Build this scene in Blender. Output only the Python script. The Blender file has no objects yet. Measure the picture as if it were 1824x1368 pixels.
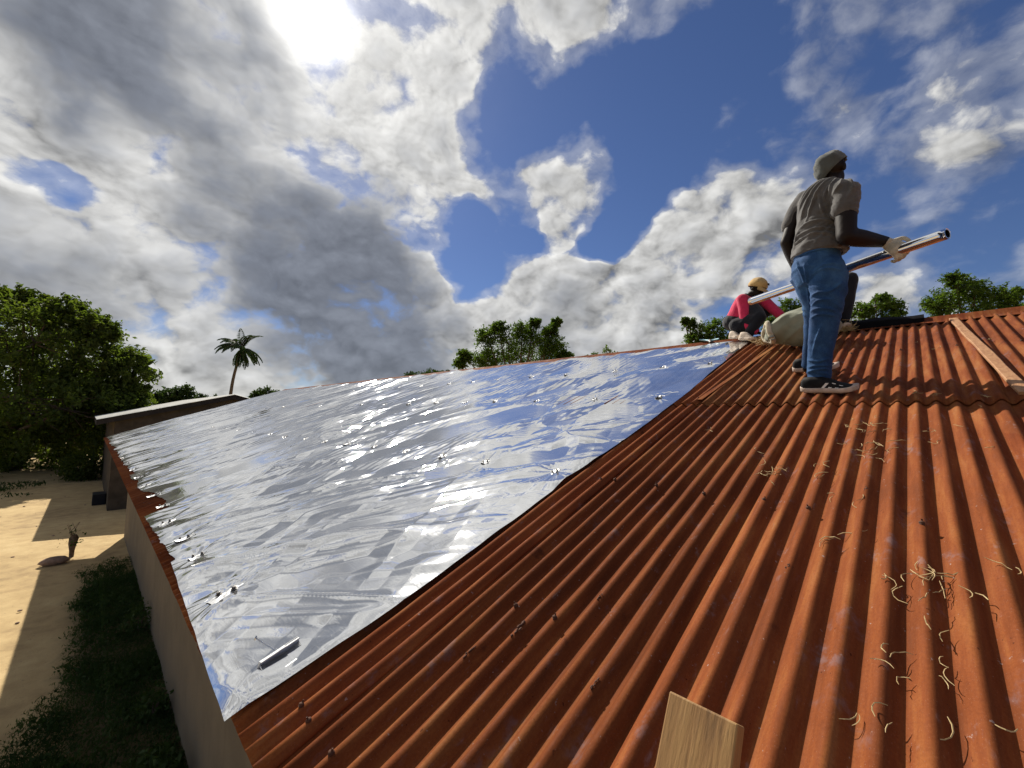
import bpy, bmesh, math, random
import numpy as np
from mathutils import Vector, Matrix

random.seed(7); RNG = np.random.default_rng(11)
SC = bpy.context.scene
COL = SC.collection
rad = math.radians

# ------------------------------------------------------------------ camera
EYE = Vector((0.0, 0.0, 4.015))            # x = up the roof slope, y = along the ridge, z = up, ground at 0
FOC = 736.9                                # focal length in pixels of a 1824 px wide frame
YAW, PIT, ROL = rad(45.361), rad(4.595), rad(0.818)
_fw = Vector((math.sin(YAW), math.cos(YAW), 0)); _rt = Vector((math.cos(YAW), -math.sin(YAW), 0)); _up = Vector((0, 0, 1))
CF = _fw*math.cos(PIT) + _up*math.sin(PIT)
_u1 = _up*math.cos(PIT) - _fw*math.sin(PIT)
CR = _rt*math.cos(ROL) + _u1*math.sin(ROL)
CU = _u1*math.cos(ROL) - _rt*math.sin(ROL)
cam = bpy.data.cameras.new('camera'); cam.sensor_width = 36.0; cam.lens = FOC/1824*36
cam.clip_start = 0.05; cam.clip_end = 3000
cam_o = bpy.data.objects.new('camera', cam); COL.objects.link(cam_o)
cam_o.matrix_world = Matrix(((CR.x, CU.x, -CF.x, EYE.x), (CR.y, CU.y, -CF.y, EYE.y), (CR.z, CU.z, -CF.z, EYE.z), (0, 0, 0, 1)))
SC.camera = cam_o

def at(px, py, depth):                     # a point of the place from its bearing and distance
    return EYE + CF*depth + CR*((px-912)/FOC*depth) - CU*((py-684)/FOC*depth)

# ------------------------------------------------------------------ sun, sky, exposure
SUN_AZ, SUN_EL = rad(17.1), rad(42.5)      # azimuth from +y towards +x
SUN_DIR = Vector((math.sin(SUN_AZ)*math.cos(SUN_EL), math.cos(SUN_AZ)*math.cos(SUN_EL), math.sin(SUN_EL)))
sun = bpy.data.lights.new('sun', 'SUN'); sun.energy = 5.0; sun.angle = rad(0.53); sun.color = (1.0, 0.93, 0.82)
sun_o = bpy.data.objects.new('sun', sun); COL.objects.link(sun_o)
sun_o.rotation_euler = (-SUN_DIR).to_track_quat('-Z', 'Y').to_euler()
sun_o.location = (0, 20, 40)

SC.view_settings.view_transform = 'Standard'; SC.view_settings.look = 'None'
SC.view_settings.exposure = 0.45; SC.view_settings.gamma = 1.0; SC.view_settings.use_curve_mapping = False

class NT:
    """tiny helper that strings shader nodes together"""
    def __init__(s, tree): s.t = tree; s.n = tree.nodes; s.l = tree.links
    def put(s, sock, v):
        if v is None: return
        if hasattr(v, 'is_linked') or isinstance(v, bpy.types.NodeSocket): s.l.new(v, sock)
        else:
            if sock.type == 'RGBA' and len(v) == 3: v = (*v, 1)
            sock.default_value = v
    def node(s, ty, out=0, props=None, **ins):
        n = s.n.new(ty)
        for k, v in (props or {}).items(): setattr(n, k, v)
        for k, v in ins.items():
            k2 = int(k[1:]) if k[0] == '_' and k[1:].isdigit() else k.replace('_', ' ')
            s.put(n.inputs[k2], v)
        return n.outputs[out]
    def m(s, op, a, b=None, c=None, clamp=False):
        n = s.n.new('ShaderNodeMath'); n.operation = op; n.use_clamp = clamp
        for i, v in enumerate((a, b, c)): s.put(n.inputs[i], v)
        return n.outputs[0]
    def v(s, op, a, b=None, out=0, scale=None):
        n = s.n.new('ShaderNodeVectorMath'); n.operation = op
        s.put(n.inputs[0], a); s.put(n.inputs[1], b)
        if scale is not None: s.put(n.inputs['Scale'], scale)
        return n.outputs[out]
    def rng(s, x, a, b, c=0.0, d=1.0, kind='SMOOTHSTEP'):
        n = s.n.new('ShaderNodeMapRange'); n.interpolation_type = kind
        for i, vv in enumerate((x, a, b, c, d)): s.put(n.inputs[i], vv)
        return n.outputs[0]
    def mix(s, f, a, b, kind='MIX'):
        n = s.n.new('ShaderNodeMix'); n.data_type = 'RGBA'; n.blend_type = kind
        s.put(n.inputs[0], f); s.put(n.inputs[6], a); s.put(n.inputs[7], b)
        return n.outputs[2]
    def noise(s, vec, scale, detail=4, rough=.5, out=0, dist=0.0, dims='3D'):
        return s.node('ShaderNodeTexNoise', out=out, props={'noise_dimensions': dims}, Vector=vec, Scale=scale, Detail=detail, Roughness=rough, Distortion=dist)
    def ramp(s, f, stops):
        n = s.n.new('ShaderNodeValToRGB'); r = n.color_ramp
        while len(r.elements) > 1: r.elements.remove(r.elements[-1])
        r.elements[0].position = stops[0][0]; r.elements[0].color = (*stops[0][1], 1)
        for p, c in stops[1:]:
            e = r.elements.new(p); e.color = (*c, 1)
        s.put(n.inputs[0], f)
        return n.outputs[0]

world = bpy.data.worlds.new('World'); SC.world = world; world.use_nodes = True
def build_sky():
    t = NT(world.node_tree); t.n.clear()
    SKY_STRENGTH = 0.075
    d = t.v('NORMALIZE', t.node('ShaderNodeTexCoord', out=0))
    sky = t.n.new('ShaderNodeTexSky'); sky.sky_type = 'NISHITA'; sky.sun_disc = False
    sky.sun_elevation = SUN_EL; sky.sun_rotation = SUN_AZ; sky.altitude = 20
    sky.air_density = 1.0; sky.dust_density = 0.25; sky.ozone_density = 2.2
    sk = sky.outputs[0]
    # where the banks of cloud stand: azimuth, elevation, angular radius, amount
    COV=[(3.9,27.3,19.6,0.6),(20.5,39.0,15.4,0.5),(-4.1,32.4,11.3,0.4),(24.9,22.7,14.9,0.5),(13.7,15.6,13.7,0.6),(2.2,7.6,11.8,0.75),(-8,14,10,.6),(23.4,10.0,13.6,0.65),(33.9,11.6,9.7,0.6),(39.5,31.7,5.5,0.35),(32.5,37.1,7.4,0.4),(33.7,46.2,6.7,0.45),
         (52.1,16.1,7.5,1.05),(53.3,30.1,6.0,1.05),(50.9,25.1,2.6,0.7),(73.7,22.0,7.4,0.95),(67.1,21.7,6.8,0.8),(62.2,12.1,9.4,0.95),(79.8,18.2,5.2,0.65),(44,10,7,.7),(51.8,47.6,6.0,0.5),
         (85.3,31.3,3.0,0.40),(96.8,26.9,5.2,0.40),(91.8,35.9,7.1,0.30),(93.0,22.0,4.2,0.34),(90.0,16.8,3.4,0.30),(81.9,25.5,3.6,0.34),(88.9,11.0,5.4,0.6),(97.1,8.7,5.2,0.6),
         (-5.1,20.0,3.2,-.6),(-1.5,18.6,2.6,-.45),(2,29,3,-.25),(12,26,3,-.2),(4.6,25.0,2.0,-0.4),(39.0,25.5,3.1,-0.8),(38.9,19.9,4.4,-0.9),(43.8,36.8,5.0,-0.7),(60,35.4,9.0,-0.5),(71,36.3,8.1,-0.4),(57.4,23.2,3.0,-0.9),(60.5,26.2,3.2,-0.8),(47.5,23.5,2.6,-.5),(69.7,17.0,2.3,-0.6),
         (-40,35,25,.62),(-80,20,25,.5),(-65,58,28,.62),(150,25,16,.35),(200,30,16,.4),(240,30,20,.4),(-5,58,24,.62),(25,66,20,.58),(62,62,20,.52),(100,64,22,.40),(150,60,25,.3)]  # unseen banks, added overhead to whiten the foil's reflections, kept thin behind
    DARK=[(19.0,18.5,10.7,0.9),(24.8,10.1,10.4,0.9),(11.1,11.3,7.6,0.3),(3.2,35.6,7.2,0.7),(-3.8,33.4,5.6,0.6),(14.0,37.3,4.9,0.35),(-2.5,12.7,4.8,0.35),(29.2,6.7,5.8,0.7),(-4.3,8.7,5.4,0.4),(24.2,23.9,5.8,0.4),(5.8,28.0,2.9,0.3),(52.2,12.6,4.5,0.35),(69.0,16.1,4.0,0.15),(14,2.0,9,-.35)]
    # cloud coordinates: the deck is seen at a slant, so clouds flatten a little towards the horizon
    def deck(dv):
        return t.v('MULTIPLY', dv, (1.0, 1.0, 1.45))
    P = deck(d)
    wn = t.v('SUBTRACT', t.noise(P, 5.5, 4, .55, out=1), (.5, .5, .5))
    warp = t.v('SCALE', wn, scale=0.085)
    Pw = t.v('ADD', P, warp)
    dw = t.v('NORMALIZE', t.v('ADD', d, t.v('SCALE', wn, scale=0.15)))
    def bank(lst, inner=.35, outer=1.25):
        tot = None
        for az, el, r, w in lst:
            az, el = rad(az), rad(el)
            c = (math.sin(az)*math.cos(el), math.cos(az)*math.cos(el), math.sin(el))
            x = t.v('DOT_PRODUCT', dw, c, out=1)
            x = t.rng(x, math.cos(rad(r*outer)), math.cos(rad(r*inner)), 0.0, w)
            tot = x if tot is None else t.m('ADD', tot, x)
        return tot
    C = bank(COV); K = bank(DARK, .05, 1.55)
    def puff(q, sc):                                   # rounded heads of cumulus
        n = t.n.new('ShaderNodeTexVoronoi'); n.feature = 'F1'
        t.put(n.inputs['Vector'], q); n.inputs['Scale'].default_value = sc
        return t.m('SUBTRACT', .62, n.outputs['Distance'])
    def field(q, fine=True):
        a = t.noise(q, 5.6, 9 if fine else 4, .60)
        o = t.m('ADD', t.m('MULTIPLY', a, .78), t.m('MULTIPLY', puff(q, 11.0), .16))
        if fine: o = t.m('ADD', o, t.m('MULTIPLY', puff(q, 27.0), .09))
        return t.m('ADD', o, .075 if fine else .085)
    n0 = field(Pw)
    # the same field a little nearer the sun: its difference gives the billows a lit and a shaded side
    d2 = t.v('NORMALIZE', t.v('ADD', d, t.v('SCALE', tuple(SUN_DIR), scale=0.034)))
    n1 = field(t.v('ADD', deck(d2), warp), False)
    relief = t.m('SUBTRACT', n0, n1)
    dens = t.m('ADD', t.m('MULTIPLY', t.m('SUBTRACT', n0, .5), 2.9), t.m('SUBTRACT', t.m('MINIMUM', C, .86), .30))
    alpha = t.m('MAXIMUM', t.rng(dens, -.02, .42), t.m('MULTIPLY', t.rng(dens, -.42, .12), .30))
    thick = t.rng(t.m('ADD', t.m('MULTIPLY', dens, .95), t.m('MULTIPLY', K, .70)), .30, 1.50)
    cs = t.v('DOT_PRODUCT', d, tuple(SUN_DIR), out=1)
    csp = t.m('MAXIMUM', cs, 0.0)
    near = t.m('POWER', csp, 5.0)                     # forward scattering in thin cloud
    aure = t.m('POWER', csp, 45.0)
    core = t.m('POWER', csp, 1000.0)
    bright = t.m('ADD', .50, t.m('MULTIPLY', near, .17))
    bright = t.m('ADD', bright, t.m('MULTIPLY', relief, 2.7))
    lit = t.v('SCALE', (1.0, .99, .955), scale=t.m('MAXIMUM', bright, .16))
    shade = t.v('SCALE', (.175, .190, .222), scale=t.m('ADD', 1.0, t.m('MULTIPLY', relief, 2.4)))
    cloud = t.mix(thick, lit, shade)
    cloud = t.v('SCALE', cloud, scale=1.0/SKY_STRENGTH*0.82)
    col = t.mix(t.m('MULTIPLY', alpha, .96), t.v('MULTIPLY', sk, (.44, .51, .70)), cloud)
    glow = t.v('SCALE', (1.0, .97, .9), scale=t.m('MULTIPLY', t.m('ADD', 1.0, t.m('MULTIPLY', relief, 5.0)), t.m('ADD', t.m('MULTIPLY', aure, .09/SKY_STRENGTH), t.m('MULTIPLY', core, 2.4/SKY_STRENGTH))))
    col = t.v('ADD', col, glow)
    bg = t.n.new('ShaderNodeBackground'); t.put(bg.inputs[0], col); bg.inputs[1].default_value = SKY_STRENGTH
    o = t.n.new('ShaderNodeOutputWorld'); t.l.new(bg.outputs[0], o.inputs[0])
build_sky()
world.cycles.sampling_method = 'MANUAL'; world.cycles.sample_map_resolution = 512

# ------------------------------------------------------------------ helpers
def tag(o, label, cat, group=None, kind=None):
    if label: o['label'] = label
    if cat: o['category'] = cat
    if group: o['group'] = group
    if kind: o['kind'] = kind
    return o
def link(name, data, parent=None):
    o = bpy.data.objects.new(name, data); COL.objects.link(o)
    if parent is not None: o.parent = parent
    return o
def empty(name, loc=(0, 0, 0)):
    o = link(name, None); o.location = loc; o.empty_display_size = .1
    bpy.context.view_layer.update()
    return o
def mesh(name, v, f, mat=None, smooth=False):
    me = bpy.data.meshes.new(name)
    if isinstance(v, np.ndarray): v = v.tolist()
    me.from_pydata(v, [], f if isinstance(f, list) else f.tolist()); me.update()
    if mat: me.materials.append(mat)
    if smooth: me.polygons.foreach_set('use_smooth', [True]*len(me.polygons))
    return me
def obj(name, v, f, mat, parent=None, smooth=False):
    """mesh object given in world coordinates, kept there under its parent"""
    o = link(name, mesh(name, v, f, mat, smooth), parent)
    if parent is not None: o.matrix_parent_inverse = parent.matrix_world.inverted()
    return o
def grid_faces(nu, nv, closed_v=False):
    i = np.arange(nu-1)[:, None]; j = np.arange(nv if closed_v else nv-1)[None, :]
    a = i*nv + j; b = (i+1)*nv + j; c = (i+1)*nv + (j+1) % nv; d = i*nv + (j+1) % nv
    return np.stack([a, b, c, d], -1).reshape(-1, 4)
def box_at(c, ax, ay, az, hx, hy, hz):
    """box from centre, three axes and half sizes"""
    c, ax, ay, az = Vector(c), Vector(ax), Vector(ay), Vector(az)
    v = [c + ax*(hx*i) + ay*(hy*j) + az*(hz*k) for i in (-1, 1) for j in (-1, 1) for k in (-1, 1)]
    f = [(0, 1, 3, 2), (4, 6, 7, 5), (0, 4, 5, 1), (2, 3, 7, 6), (0, 2, 6, 4), (1, 5, 7, 3)]
    return [tuple(p) for p in v], f
XA, YA, ZA = Vector((1, 0, 0)), Vector((0, 1, 0)), Vector((0, 0, 1))
def box(x0, x1, y0, y1, z0, z1):
    return box_at(((x0+x1)/2, (y0+y1)/2, (z0+z1)/2), XA, YA, ZA, (x1-x0)/2, (y1-y0)/2, (z1-z0)/2)
def join(parts):
    V, F = [], []
    for v, f in parts:
        n = len(V); V += [tuple(p) for p in v]; F += [tuple(int(i)+n for i in q) for q in f]
    return V, F
def bevelled(v, f, w, seg=2):
    bm = bmesh.new(); vs = [bm.verts.new(p) for p in v]
    for q in f: bm.faces.new([vs[i] for i in q])
    bmesh.ops.recalc_face_normals(bm, faces=bm.faces)
    bmesh.ops.bevel(bm, geom=list(bm.edges), offset=w, segments=seg, affect='EDGES', profile=.5)
    bm.verts.index_update()
    V = [tuple(p.co) for p in bm.verts]; F = [tuple(x.index for x in q.verts) for q in bm.faces]; bm.free()
    return V, F
def loft(pts, radii, n=14, hint=None, caps=True, power=2.0):
    """closed tube through pts; radii are r or (r_side, r_other) with side given by hint"""
    P = [Vector(p) for p in pts]; m = len(P); V = []
    prev = None
    for i in range(m):
        tdir = (P[min(i+1, m-1)] - P[max(i-1, 0)])
        if tdir.length < 1e-9: tdir = Vector((0, 0, 1))
        tdir.normalize()
        h = Vector(hint) if hint is not None else (prev if prev is not None else (XA if abs(tdir.x) < .8 else YA))
        sx = h - tdir*h.dot(tdir)
        if sx.length < 1e-4: sx = tdir.orthogonal()
        sx.normalize(); sy = tdir.cross(sx); prev = sx
        r = radii[i] if not np.isscalar(radii) else radii
        rx, ry = (r, r) if np.isscalar(r) else r
        for k in range(n):
            a = 2*math.pi*k/n; ca, sa = math.cos(a), math.sin(a)
            if power != 2.0:
                ca = math.copysign(abs(ca)**(2/power), ca); sa = math.copysign(abs(sa)**(2/power), sa)
            V.append(tuple(P[i] + sx*(rx*ca) + sy*(ry*sa)))
    F = [tuple(q) for q in grid_faces(m, n, True).tolist()]
    if caps:
        F.append(tuple(range(n-1, -1, -1))); F.append(tuple((m-1)*n + k for k in range(n)))
    return V, F
def ball(c, rx, ry, rz, nu=10, nv=14, ax=XA, ay=YA, az=ZA):
    c = Vector(c); V = []
    for i in range(nu+1):
        th = math.pi*i/nu
        for k in range(nv):
            ph = 2*math.pi*k/nv
            V.append(tuple(c + ax*(rx*math.sin(th)*math.cos(ph)) + ay*(ry*math.sin(th)*math.sin(ph)) + az*(rz*math.cos(th))))
    return V, [tuple(q) for q in grid_faces(nu+1, nv, True).tolist()]
def spline(pts, n):
    """Catmull-Rom through control points (any dimension), n samples"""
    p = np.array(pts, float); m = len(p)
    q = np.vstack([2*p[0]-p[1], p, 2*p[-1]-p[-2]])
    t = np.linspace(0, m-1, n); i = np.minimum(t.astype(int), m-2); u = (t-i)[:, None]
    a, b, c, d = q[i], q[i+1], q[i+2], q[i+3]
    return .5*((2*b) + (c-a)*u + (2*a-5*b+4*c-d)*u**2 + (3*b-a-3*c+d)*u**3)
# gradient noise on arrays
_perm = RNG.permutation(512); _perm = np.concatenate([_perm, _perm, _perm])
_g3 = RNG.normal(size=(512, 3)); _g3 /= np.linalg.norm(_g3, axis=1)[:, None]
def pnoise(x, y, z=0.0):
    x, y, z = np.broadcast_arrays(np.asarray(x, float), np.asarray(y, float), np.asarray(z, float))
    xi, yi, zi = np.floor(x).astype(int), np.floor(y).astype(int), np.floor(z).astype(int)
    xf, yf, zf = x-xi, y-yi, z-zi
    w = lambda t: t*t*t*(t*(t*6-15)+10)
    u, v, s = w(xf), w(yf), w(zf); out = 0
    for dx in (0, 1):
        for dy in (0, 1):
            for dz in (0, 1):
                h = _perm[(_perm[(_perm[(xi+dx) & 511] + yi+dy) & 511] + zi+dz) & 511]
                g = _g3[h]
                dot = g[..., 0]*(xf-dx) + g[..., 1]*(yf-dy) + g[..., 2]*(zf-dz)
                out = out + dot*(u if dx else 1-u)*(v if dy else 1-v)*(s if dz else 1-s)
    return out*1.5
def fbm(x, y, z=0.0, oct=4, gain=.5):
    o, a = 0, 1.0
    for k in range(oct):
        o = o + a*pnoise(x*2**k, y*2**k, np.asarray(z)*2**k + 3.7*k); a *= gain
    return o
def ridged(x, y, z=0.0):
    return 1 - np.abs(pnoise(x, y, z))*1.6
def fuse(parts, voxel, smooth=4, wrinkle=None, name='m', factor=.5):
    """union of closed shapes as one continuous skin; wrinkle(co) -> offset along the normal"""
    v, f = join(parts); me = mesh('tmp', v, f)
    bm = bmesh.new(); bm.from_mesh(me); bmesh.ops.recalc_face_normals(bm, faces=bm.faces); bm.to_mesh(me); bm.free()
    o = link('tmp', me)
    r = o.modifiers.new('r', 'REMESH'); r.mode = 'VOXEL'; r.voxel_size = voxel; r.use_smooth_shade = True
    if smooth:
        sm = o.modifiers.new('s', 'SMOOTH'); sm.factor = factor; sm.iterations = smooth
    dg = bpy.context.evaluated_depsgraph_get(); ev = o.evaluated_get(dg)
    out = bpy.data.meshes.new_from_object(ev)
    bpy.data.objects.remove(o); bpy.data.meshes.remove(me)
    if wrinkle is not None:
        n = len(out.vertices); co = np.empty(n*3); out.vertices.foreach_get('co', co); co = co.reshape(-1, 3)
        no = np.empty(n*3); out.vertices.foreach_get('normal', no); no = no.reshape(-1, 3)
        co = co + no*wrinkle(co, no)[:, None]
        out.vertices.foreach_set('co', co.ravel()); out.update()
    out.polygons.foreach_set('use_smooth', [True]*len(out.polygons))
    out.name = name
    return out
def put(name, me, mat, parent):
    me.materials.clear(); me.materials.append(mat)
    o = link(name, me, parent); o.matrix_parent_inverse = parent.matrix_world.inverted()
    return o
def copy_tree(o, parent=None):
    c = o.copy(); COL.objects.link(c); c.parent = parent
    if parent is not None: c.matrix_parent_inverse = o.matrix_parent_inverse.copy()
    for ch in list(o.children): copy_tree(ch, c)
    return c

# ------------------------------------------------------------------ materials
def material(name):
    m = bpy.data.materials.new(name); m.use_nodes = True
    t = NT(m.node_tree); t.n.clear()
    out = t.n.new('ShaderNodeOutputMaterial'); b = t.n.new('ShaderNodeBsdfPrincipled'); t.l.new(b.outputs[0], out.inputs[0])
    t.b = b; t.out = out
    t.oc = t.node('ShaderNodeTexCoord', out=3); t.geo = t.n.new('ShaderNodeNewGeometry').outputs[0]
    return m, t
def bump(t, h, strength=.3, dist=.01):
    n = t.n.new('ShaderNodeBump'); n.inputs['Strength'].default_value = strength; n.inputs['Distance'].default_value = dist
    t.put(n.inputs['Height'], h); t.l.new(n.outputs[0], t.b.inputs['Normal'])
def plain(name, c1, c2=None, scale=8, rough=.8, bumpy=.15, spec=.3, metal=0.0, bdist=.004, bscale=None):
    m, t = material(name)
    n = t.noise(t.geo, scale, 5, .6)
    c2 = c2 or tuple(x*.7 for x in c1)
    t.put(t.b.inputs['Base Color'], t.mix(t.rng(n, .3, .7), c2, c1))
    t.put(t.b.inputs['Roughness'], rough); t.put(t.b.inputs['Specular IOR Level'], spec); t.put(t.b.inputs['Metallic'], metal)
    if bumpy: bump(t, t.noise(t.geo, bscale or scale*6, 4, .6), bumpy, bdist)
    return m
def stretch(t, vec, s):
    n = t.n.new('ShaderNodeMapping'); t.put(n.inputs['Vector'], vec); n.inputs['Scale'].default_value = s
    return n.outputs[0]

def rust_material(name, tint=(1, 1, 1), yellow=0.0):
    m, t = material(name)
    rnd = t.n.new('ShaderNodeObjectInfo').outputs['Random']
    big = t.noise(t.geo, 1.3, 4, .55)
    st = t.noise(stretch(t, t.geo, (1.1, 13, 1.1)), 2.2, 5, .6)            # long streaks down the slope
    fine = t.noise(t.geo, 140, 3, .6)
    mid = t.noise(t.geo, 16, 5, .65)
    c = t.ramp(t.m('ADD', t.m('MULTIPLY', st, .66), t.m('MULTIPLY', big, .34)),
               [(.30, (.14, .034, .014)), (.42, (.25, .060, .018)), (.50, (.34, .085, .024)), (.58, (.44, .135, .036)), (.70, (.54, .22, .07))])
    c = t.mix(t.rng(rnd, 0, 1, .0, .30), c, (.40, .15 + .06*yellow, .045 + .03*yellow))
    if yellow: c = t.mix(t.rng(st, .38, .6, 0, .75*yellow), c, (.50, .27, .09))
    # chalky rubbed crests and scuffs
    sc = t.m('MULTIPLY', t.rng(t.noise(stretch(t, t.geo, (2.5, 9, 2.5)), 3.1, 5, .65), .60, .72), t.rng(mid, .42, .6))
    c = t.mix(t.m('MULTIPLY', sc, .62), c, (.44, .28, .22))
    # dark scorched spots
    dk = t.rng(t.noise(t.geo, 7, 4, .6), .64, .74)
    c = t.mix(t.m('MULTIPLY', dk, .6), c, (.09, .026, .014))
    # grainy rust speckle
    c = t.mix(t.rng(fine, .35, .75, 0, .30), c, (.17, .042, .018))
    c = t.mix(t.rng(t.noise(t.geo, 420, 2, .5), .64, .76, 0, .5), c, (.56, .30, .18))
    c = t.mix(t.rng(t.noise(t.geo, 62, 3, .5), .70, .76, 0, .6), c, (.60, .46, .36))       # flecks of old paint
    c = t.mix(t.rng(t.noise(t.v('ADD', t.geo, (3.3, 1.7, 0)), 85, 3, .5), .70, .75, 0, .7), c, (.07, .022, .013))
    gr = t.m('MULTIPLY', t.rng(t.noise(stretch(t, t.geo, (3, 6, 3)), 1.6, 4, .6), .58, .70), t.rng(t.noise(t.geo, 26, 4, .65), .40, .62))
    c = t.mix(t.m('MULTIPLY', gr, .42), c, (.34, .26, .24))                                 # greyish rubbed patches
    vr = t.rng(t.m('FRACT', t.m('MULTIPLY', rnd, 7.13)), 0, 1, .82, 1.12, 'LINEAR')
    c = t.v('SCALE', t.v('MULTIPLY', c, (tint[0]*.52, tint[1]*.555, tint[2]*.66)), scale=vr)
    t.put(t.b.inputs['Base Color'], c)
    t.put(t.b.inputs['Roughness'], t.rng(mid, .3, .7, .60, .85)); t.put(t.b.inputs['Specular IOR Level'], .03)
    bump(t, t.m('ADD', t.m('MULTIPLY', mid, .7), t.m('MULTIPLY', fine, .35)), .32, .004)
    return m
M = {}
M['rust'] = rust_material('rusted_sheet_iron')
M['rust_pale'] = rust_material('rusted_sheet_iron_pale', (1.08, 1.04, 1.0), .55)
M['rust_upper'] = rust_material('rusted_sheet_iron_upper', (1.12, 1.14, 1.2))
M['rust_dark'] = rust_material('rusted_ridge_iron', (.85, .8, .8))
def foil_material():
    m, t = material('aluminium_foil')
    t.put(t.b.inputs['Metallic'], 1.0)
    big = t.noise(t.geo, 1.2, 3, .5)
    t.put(t.b.inputs['Base Color'], t.mix(big, (.79, .80, .815), (.87, .875, .88)))
    sm = t.noise(t.geo, 9, 4, .6)
    t.put(t.b.inputs['Roughness'], t.rng(sm, .35, .65, .028, .055))
    # crinkles running with the pull of the sheet
    rot = t.n.new('ShaderNodeMapping'); t.put(rot.inputs['Vector'], t.geo); rot.inputs['Rotation'].default_value = (0, 0, rad(-38)); rot.inputs['Scale'].default_value = (16, 3.2, 6)
    v1 = t.n.new('ShaderNodeTexNoise'); t.put(v1.inputs['Vector'], rot.outputs[0]); v1.inputs['Scale'].default_value = 1.6; v1.inputs['Detail'].default_value = 3; v1.inputs['Distortion'].default_value = .6
    ridge = t.m('ABSOLUTE', t.m('SUBTRACT', v1.outputs[0], .5))
    vo = t.n.new('ShaderNodeTexVoronoi'); vo.feature = 'F1'; t.put(vo.inputs['Vector'], t.v('ADD', t.geo, t.v('SCALE', t.noise(t.geo, 5, 2, .5, out=1), scale=.12))); vo.inputs['Scale'].default_value = 9
    h = t.m('MULTIPLY', ridge, 1.0)
    h = t.m('ADD', h, t.m('MULTIPLY', t.noise(t.geo, 30, 3, .5), .05))
    bump(t, h, .04, .02)
    # a thin film of dust scatters part of the light
    df = t.n.new('ShaderNodeBsdfDiffuse'); df.inputs[0].default_value = (.80, .79, .77, 1)
    mx = t.n.new('ShaderNodeMixShader'); t.put(mx.inputs[0], t.rng(t.noise(t.geo, 2.1, 5, .65), .3, .7, .035, .095))
    t.l.new(t.b.outputs[0], mx.inputs[1]); t.l.new(df.outputs[0], mx.inputs[2]); t.l.new(mx.outputs[0], t.out.inputs[0])
    return m
M['foil'] = foil_material()
M['steel'] = plain('galvanised_steel', (.62, .63, .64), (.45, .46, .47), 40, .35, .1, .5, 1.0, .002)
M['alu'] = plain('aluminium_plate', (.50, .51, .52), (.34, .35, .36), 25, .55, .15, .5, 1.0, .002)
M['screw'] = plain('dull_screw', (.18, .17, .16), (.08, .075, .07), 60, .5, .1, .5, .8, .001)
M['nail'] = plain('rusty_nail', (.10, .04, .02), (.05, .02, .012), 60, .8, .2, .3, 0, .001)
M['black'] = plain('black_bitumen', (.006, .006, .007), (.003, .003, .004), 12, .8, .2, .05)
def plaster():
    m, t = material('wall_plaster')
    n = t.noise(t.geo, 1.4, 5, .6); st = t.noise(stretch(t, t.geo, (5, 5, .7)), 1.4, 4, .6)
    c = t.mix(t.rng(n, .3, .7), (.125, .10, .068), (.17, .137, .092))
    c = t.mix(t.rng(st, .52, .72, 0, .45), c, (.12, .095, .065))
    t.put(t.b.inputs['Base Color'], c); t.put(t.b.inputs['Roughness'], .9)
    bump(t, t.m('ADD', t.noise(t.geo, 60, 4, .6), t.m('MULTIPLY', t.noise(t.geo, 7, 3, .6), .8)), .4, .01)
    return m
M['plaster'] = plaster()
def sand():
    m, t = material('sandy_ground')
    a = t.noise(t.geo, .35, 5, .6); b = t.noise(t.geo, 2.6, 6, .65); c0 = t.noise(t.geo, 60, 3, .6)
    c = t.ramp(t.m('ADD', t.m('MULTIPLY', a, .5), t.m('MULTIPLY', b, .5)), [(.32, (.27, .19, .10)), (.47, (.43, .31, .155)), (.6, (.51, .38, .195)), (.75, (.57, .445, .25))])
    c = t.mix(t.rng(c0, .58, .72, 0, .35), c, (.20, .15, .09))
    c = t.mix(t.rng(t.noise(t.geo, 14, 4, .6), .62, .72, 0, .5), c, (.24, .17, .10))
    # patches where weeds and leaf litter cover the sand
    sp = t.n.new('ShaderNodeSeparateXYZ'); t.put(sp.inputs[0], t.geo)
    far = t.rng(sp.outputs[1], 36, 60, 0, .45)
    c = t.mix(t.m('MULTIPLY', t.rng(t.noise(t.geo, .22, 4, .6), .42, .58), far), c, (.11, .13, .05))
    # ground colour darkened in a strip along the wall, under the weeds
    ground_strip = t.m('MULTIPLY', t.m('MULTIPLY', t.rng(t.m('ADD', sp.outputs[0], t.m('MULTIPLY', t.m('SUBTRACT', b, .5), .9)), -.25, .25), t.rng(sp.outputs[0], 1.3, 1.0)), t.m('MULTIPLY', t.rng(sp.outputs[1], 15.5, 12.5), t.rng(sp.outputs[1], -3, 1)))
    c = t.mix(t.m('MULTIPLY', ground_strip, .85), c, (.055, .048, .026))
    t.put(t.b.inputs['Base Color'], c); t.put(t.b.inputs['Roughness'], .95); t.put(t.b.inputs['Specular IOR Level'], .15)
    bump(t, t.m('ADD', t.m('MULTIPLY', b, 1.0), t.m('MULTIPLY', c0, .25)), .6, .05)
    return m
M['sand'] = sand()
def wood(name, c1, c2, c3, axis=(1, 1, 1)):
    m, t = material(name)
    g = t.noise(stretch(t, t.oc, axis), 1.0, 6, .6, dist=.8); f = t.noise(stretch(t, t.oc, tuple(x*5 for x in axis)), 1.0, 4, .6)
    c = t.ramp(g, [(.3, c3), (.48, c2), (.62, c1)])
    c = t.mix(t.rng(f, .55, .7, 0, .5), c, c3)
    t.put(t.b.inputs['Base Color'], c); t.put(t.b.inputs['Roughness'], .72)
    bump(t, t.m('ADD', g, t.m('MULTIPLY', f, .6)), .35, .004)
    return m
M['wood'] = wood('sawn_timber', (.34, .195, .070), (.27, .145, .050), (.14, .075, .028), (38, 38, 4))
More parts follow.
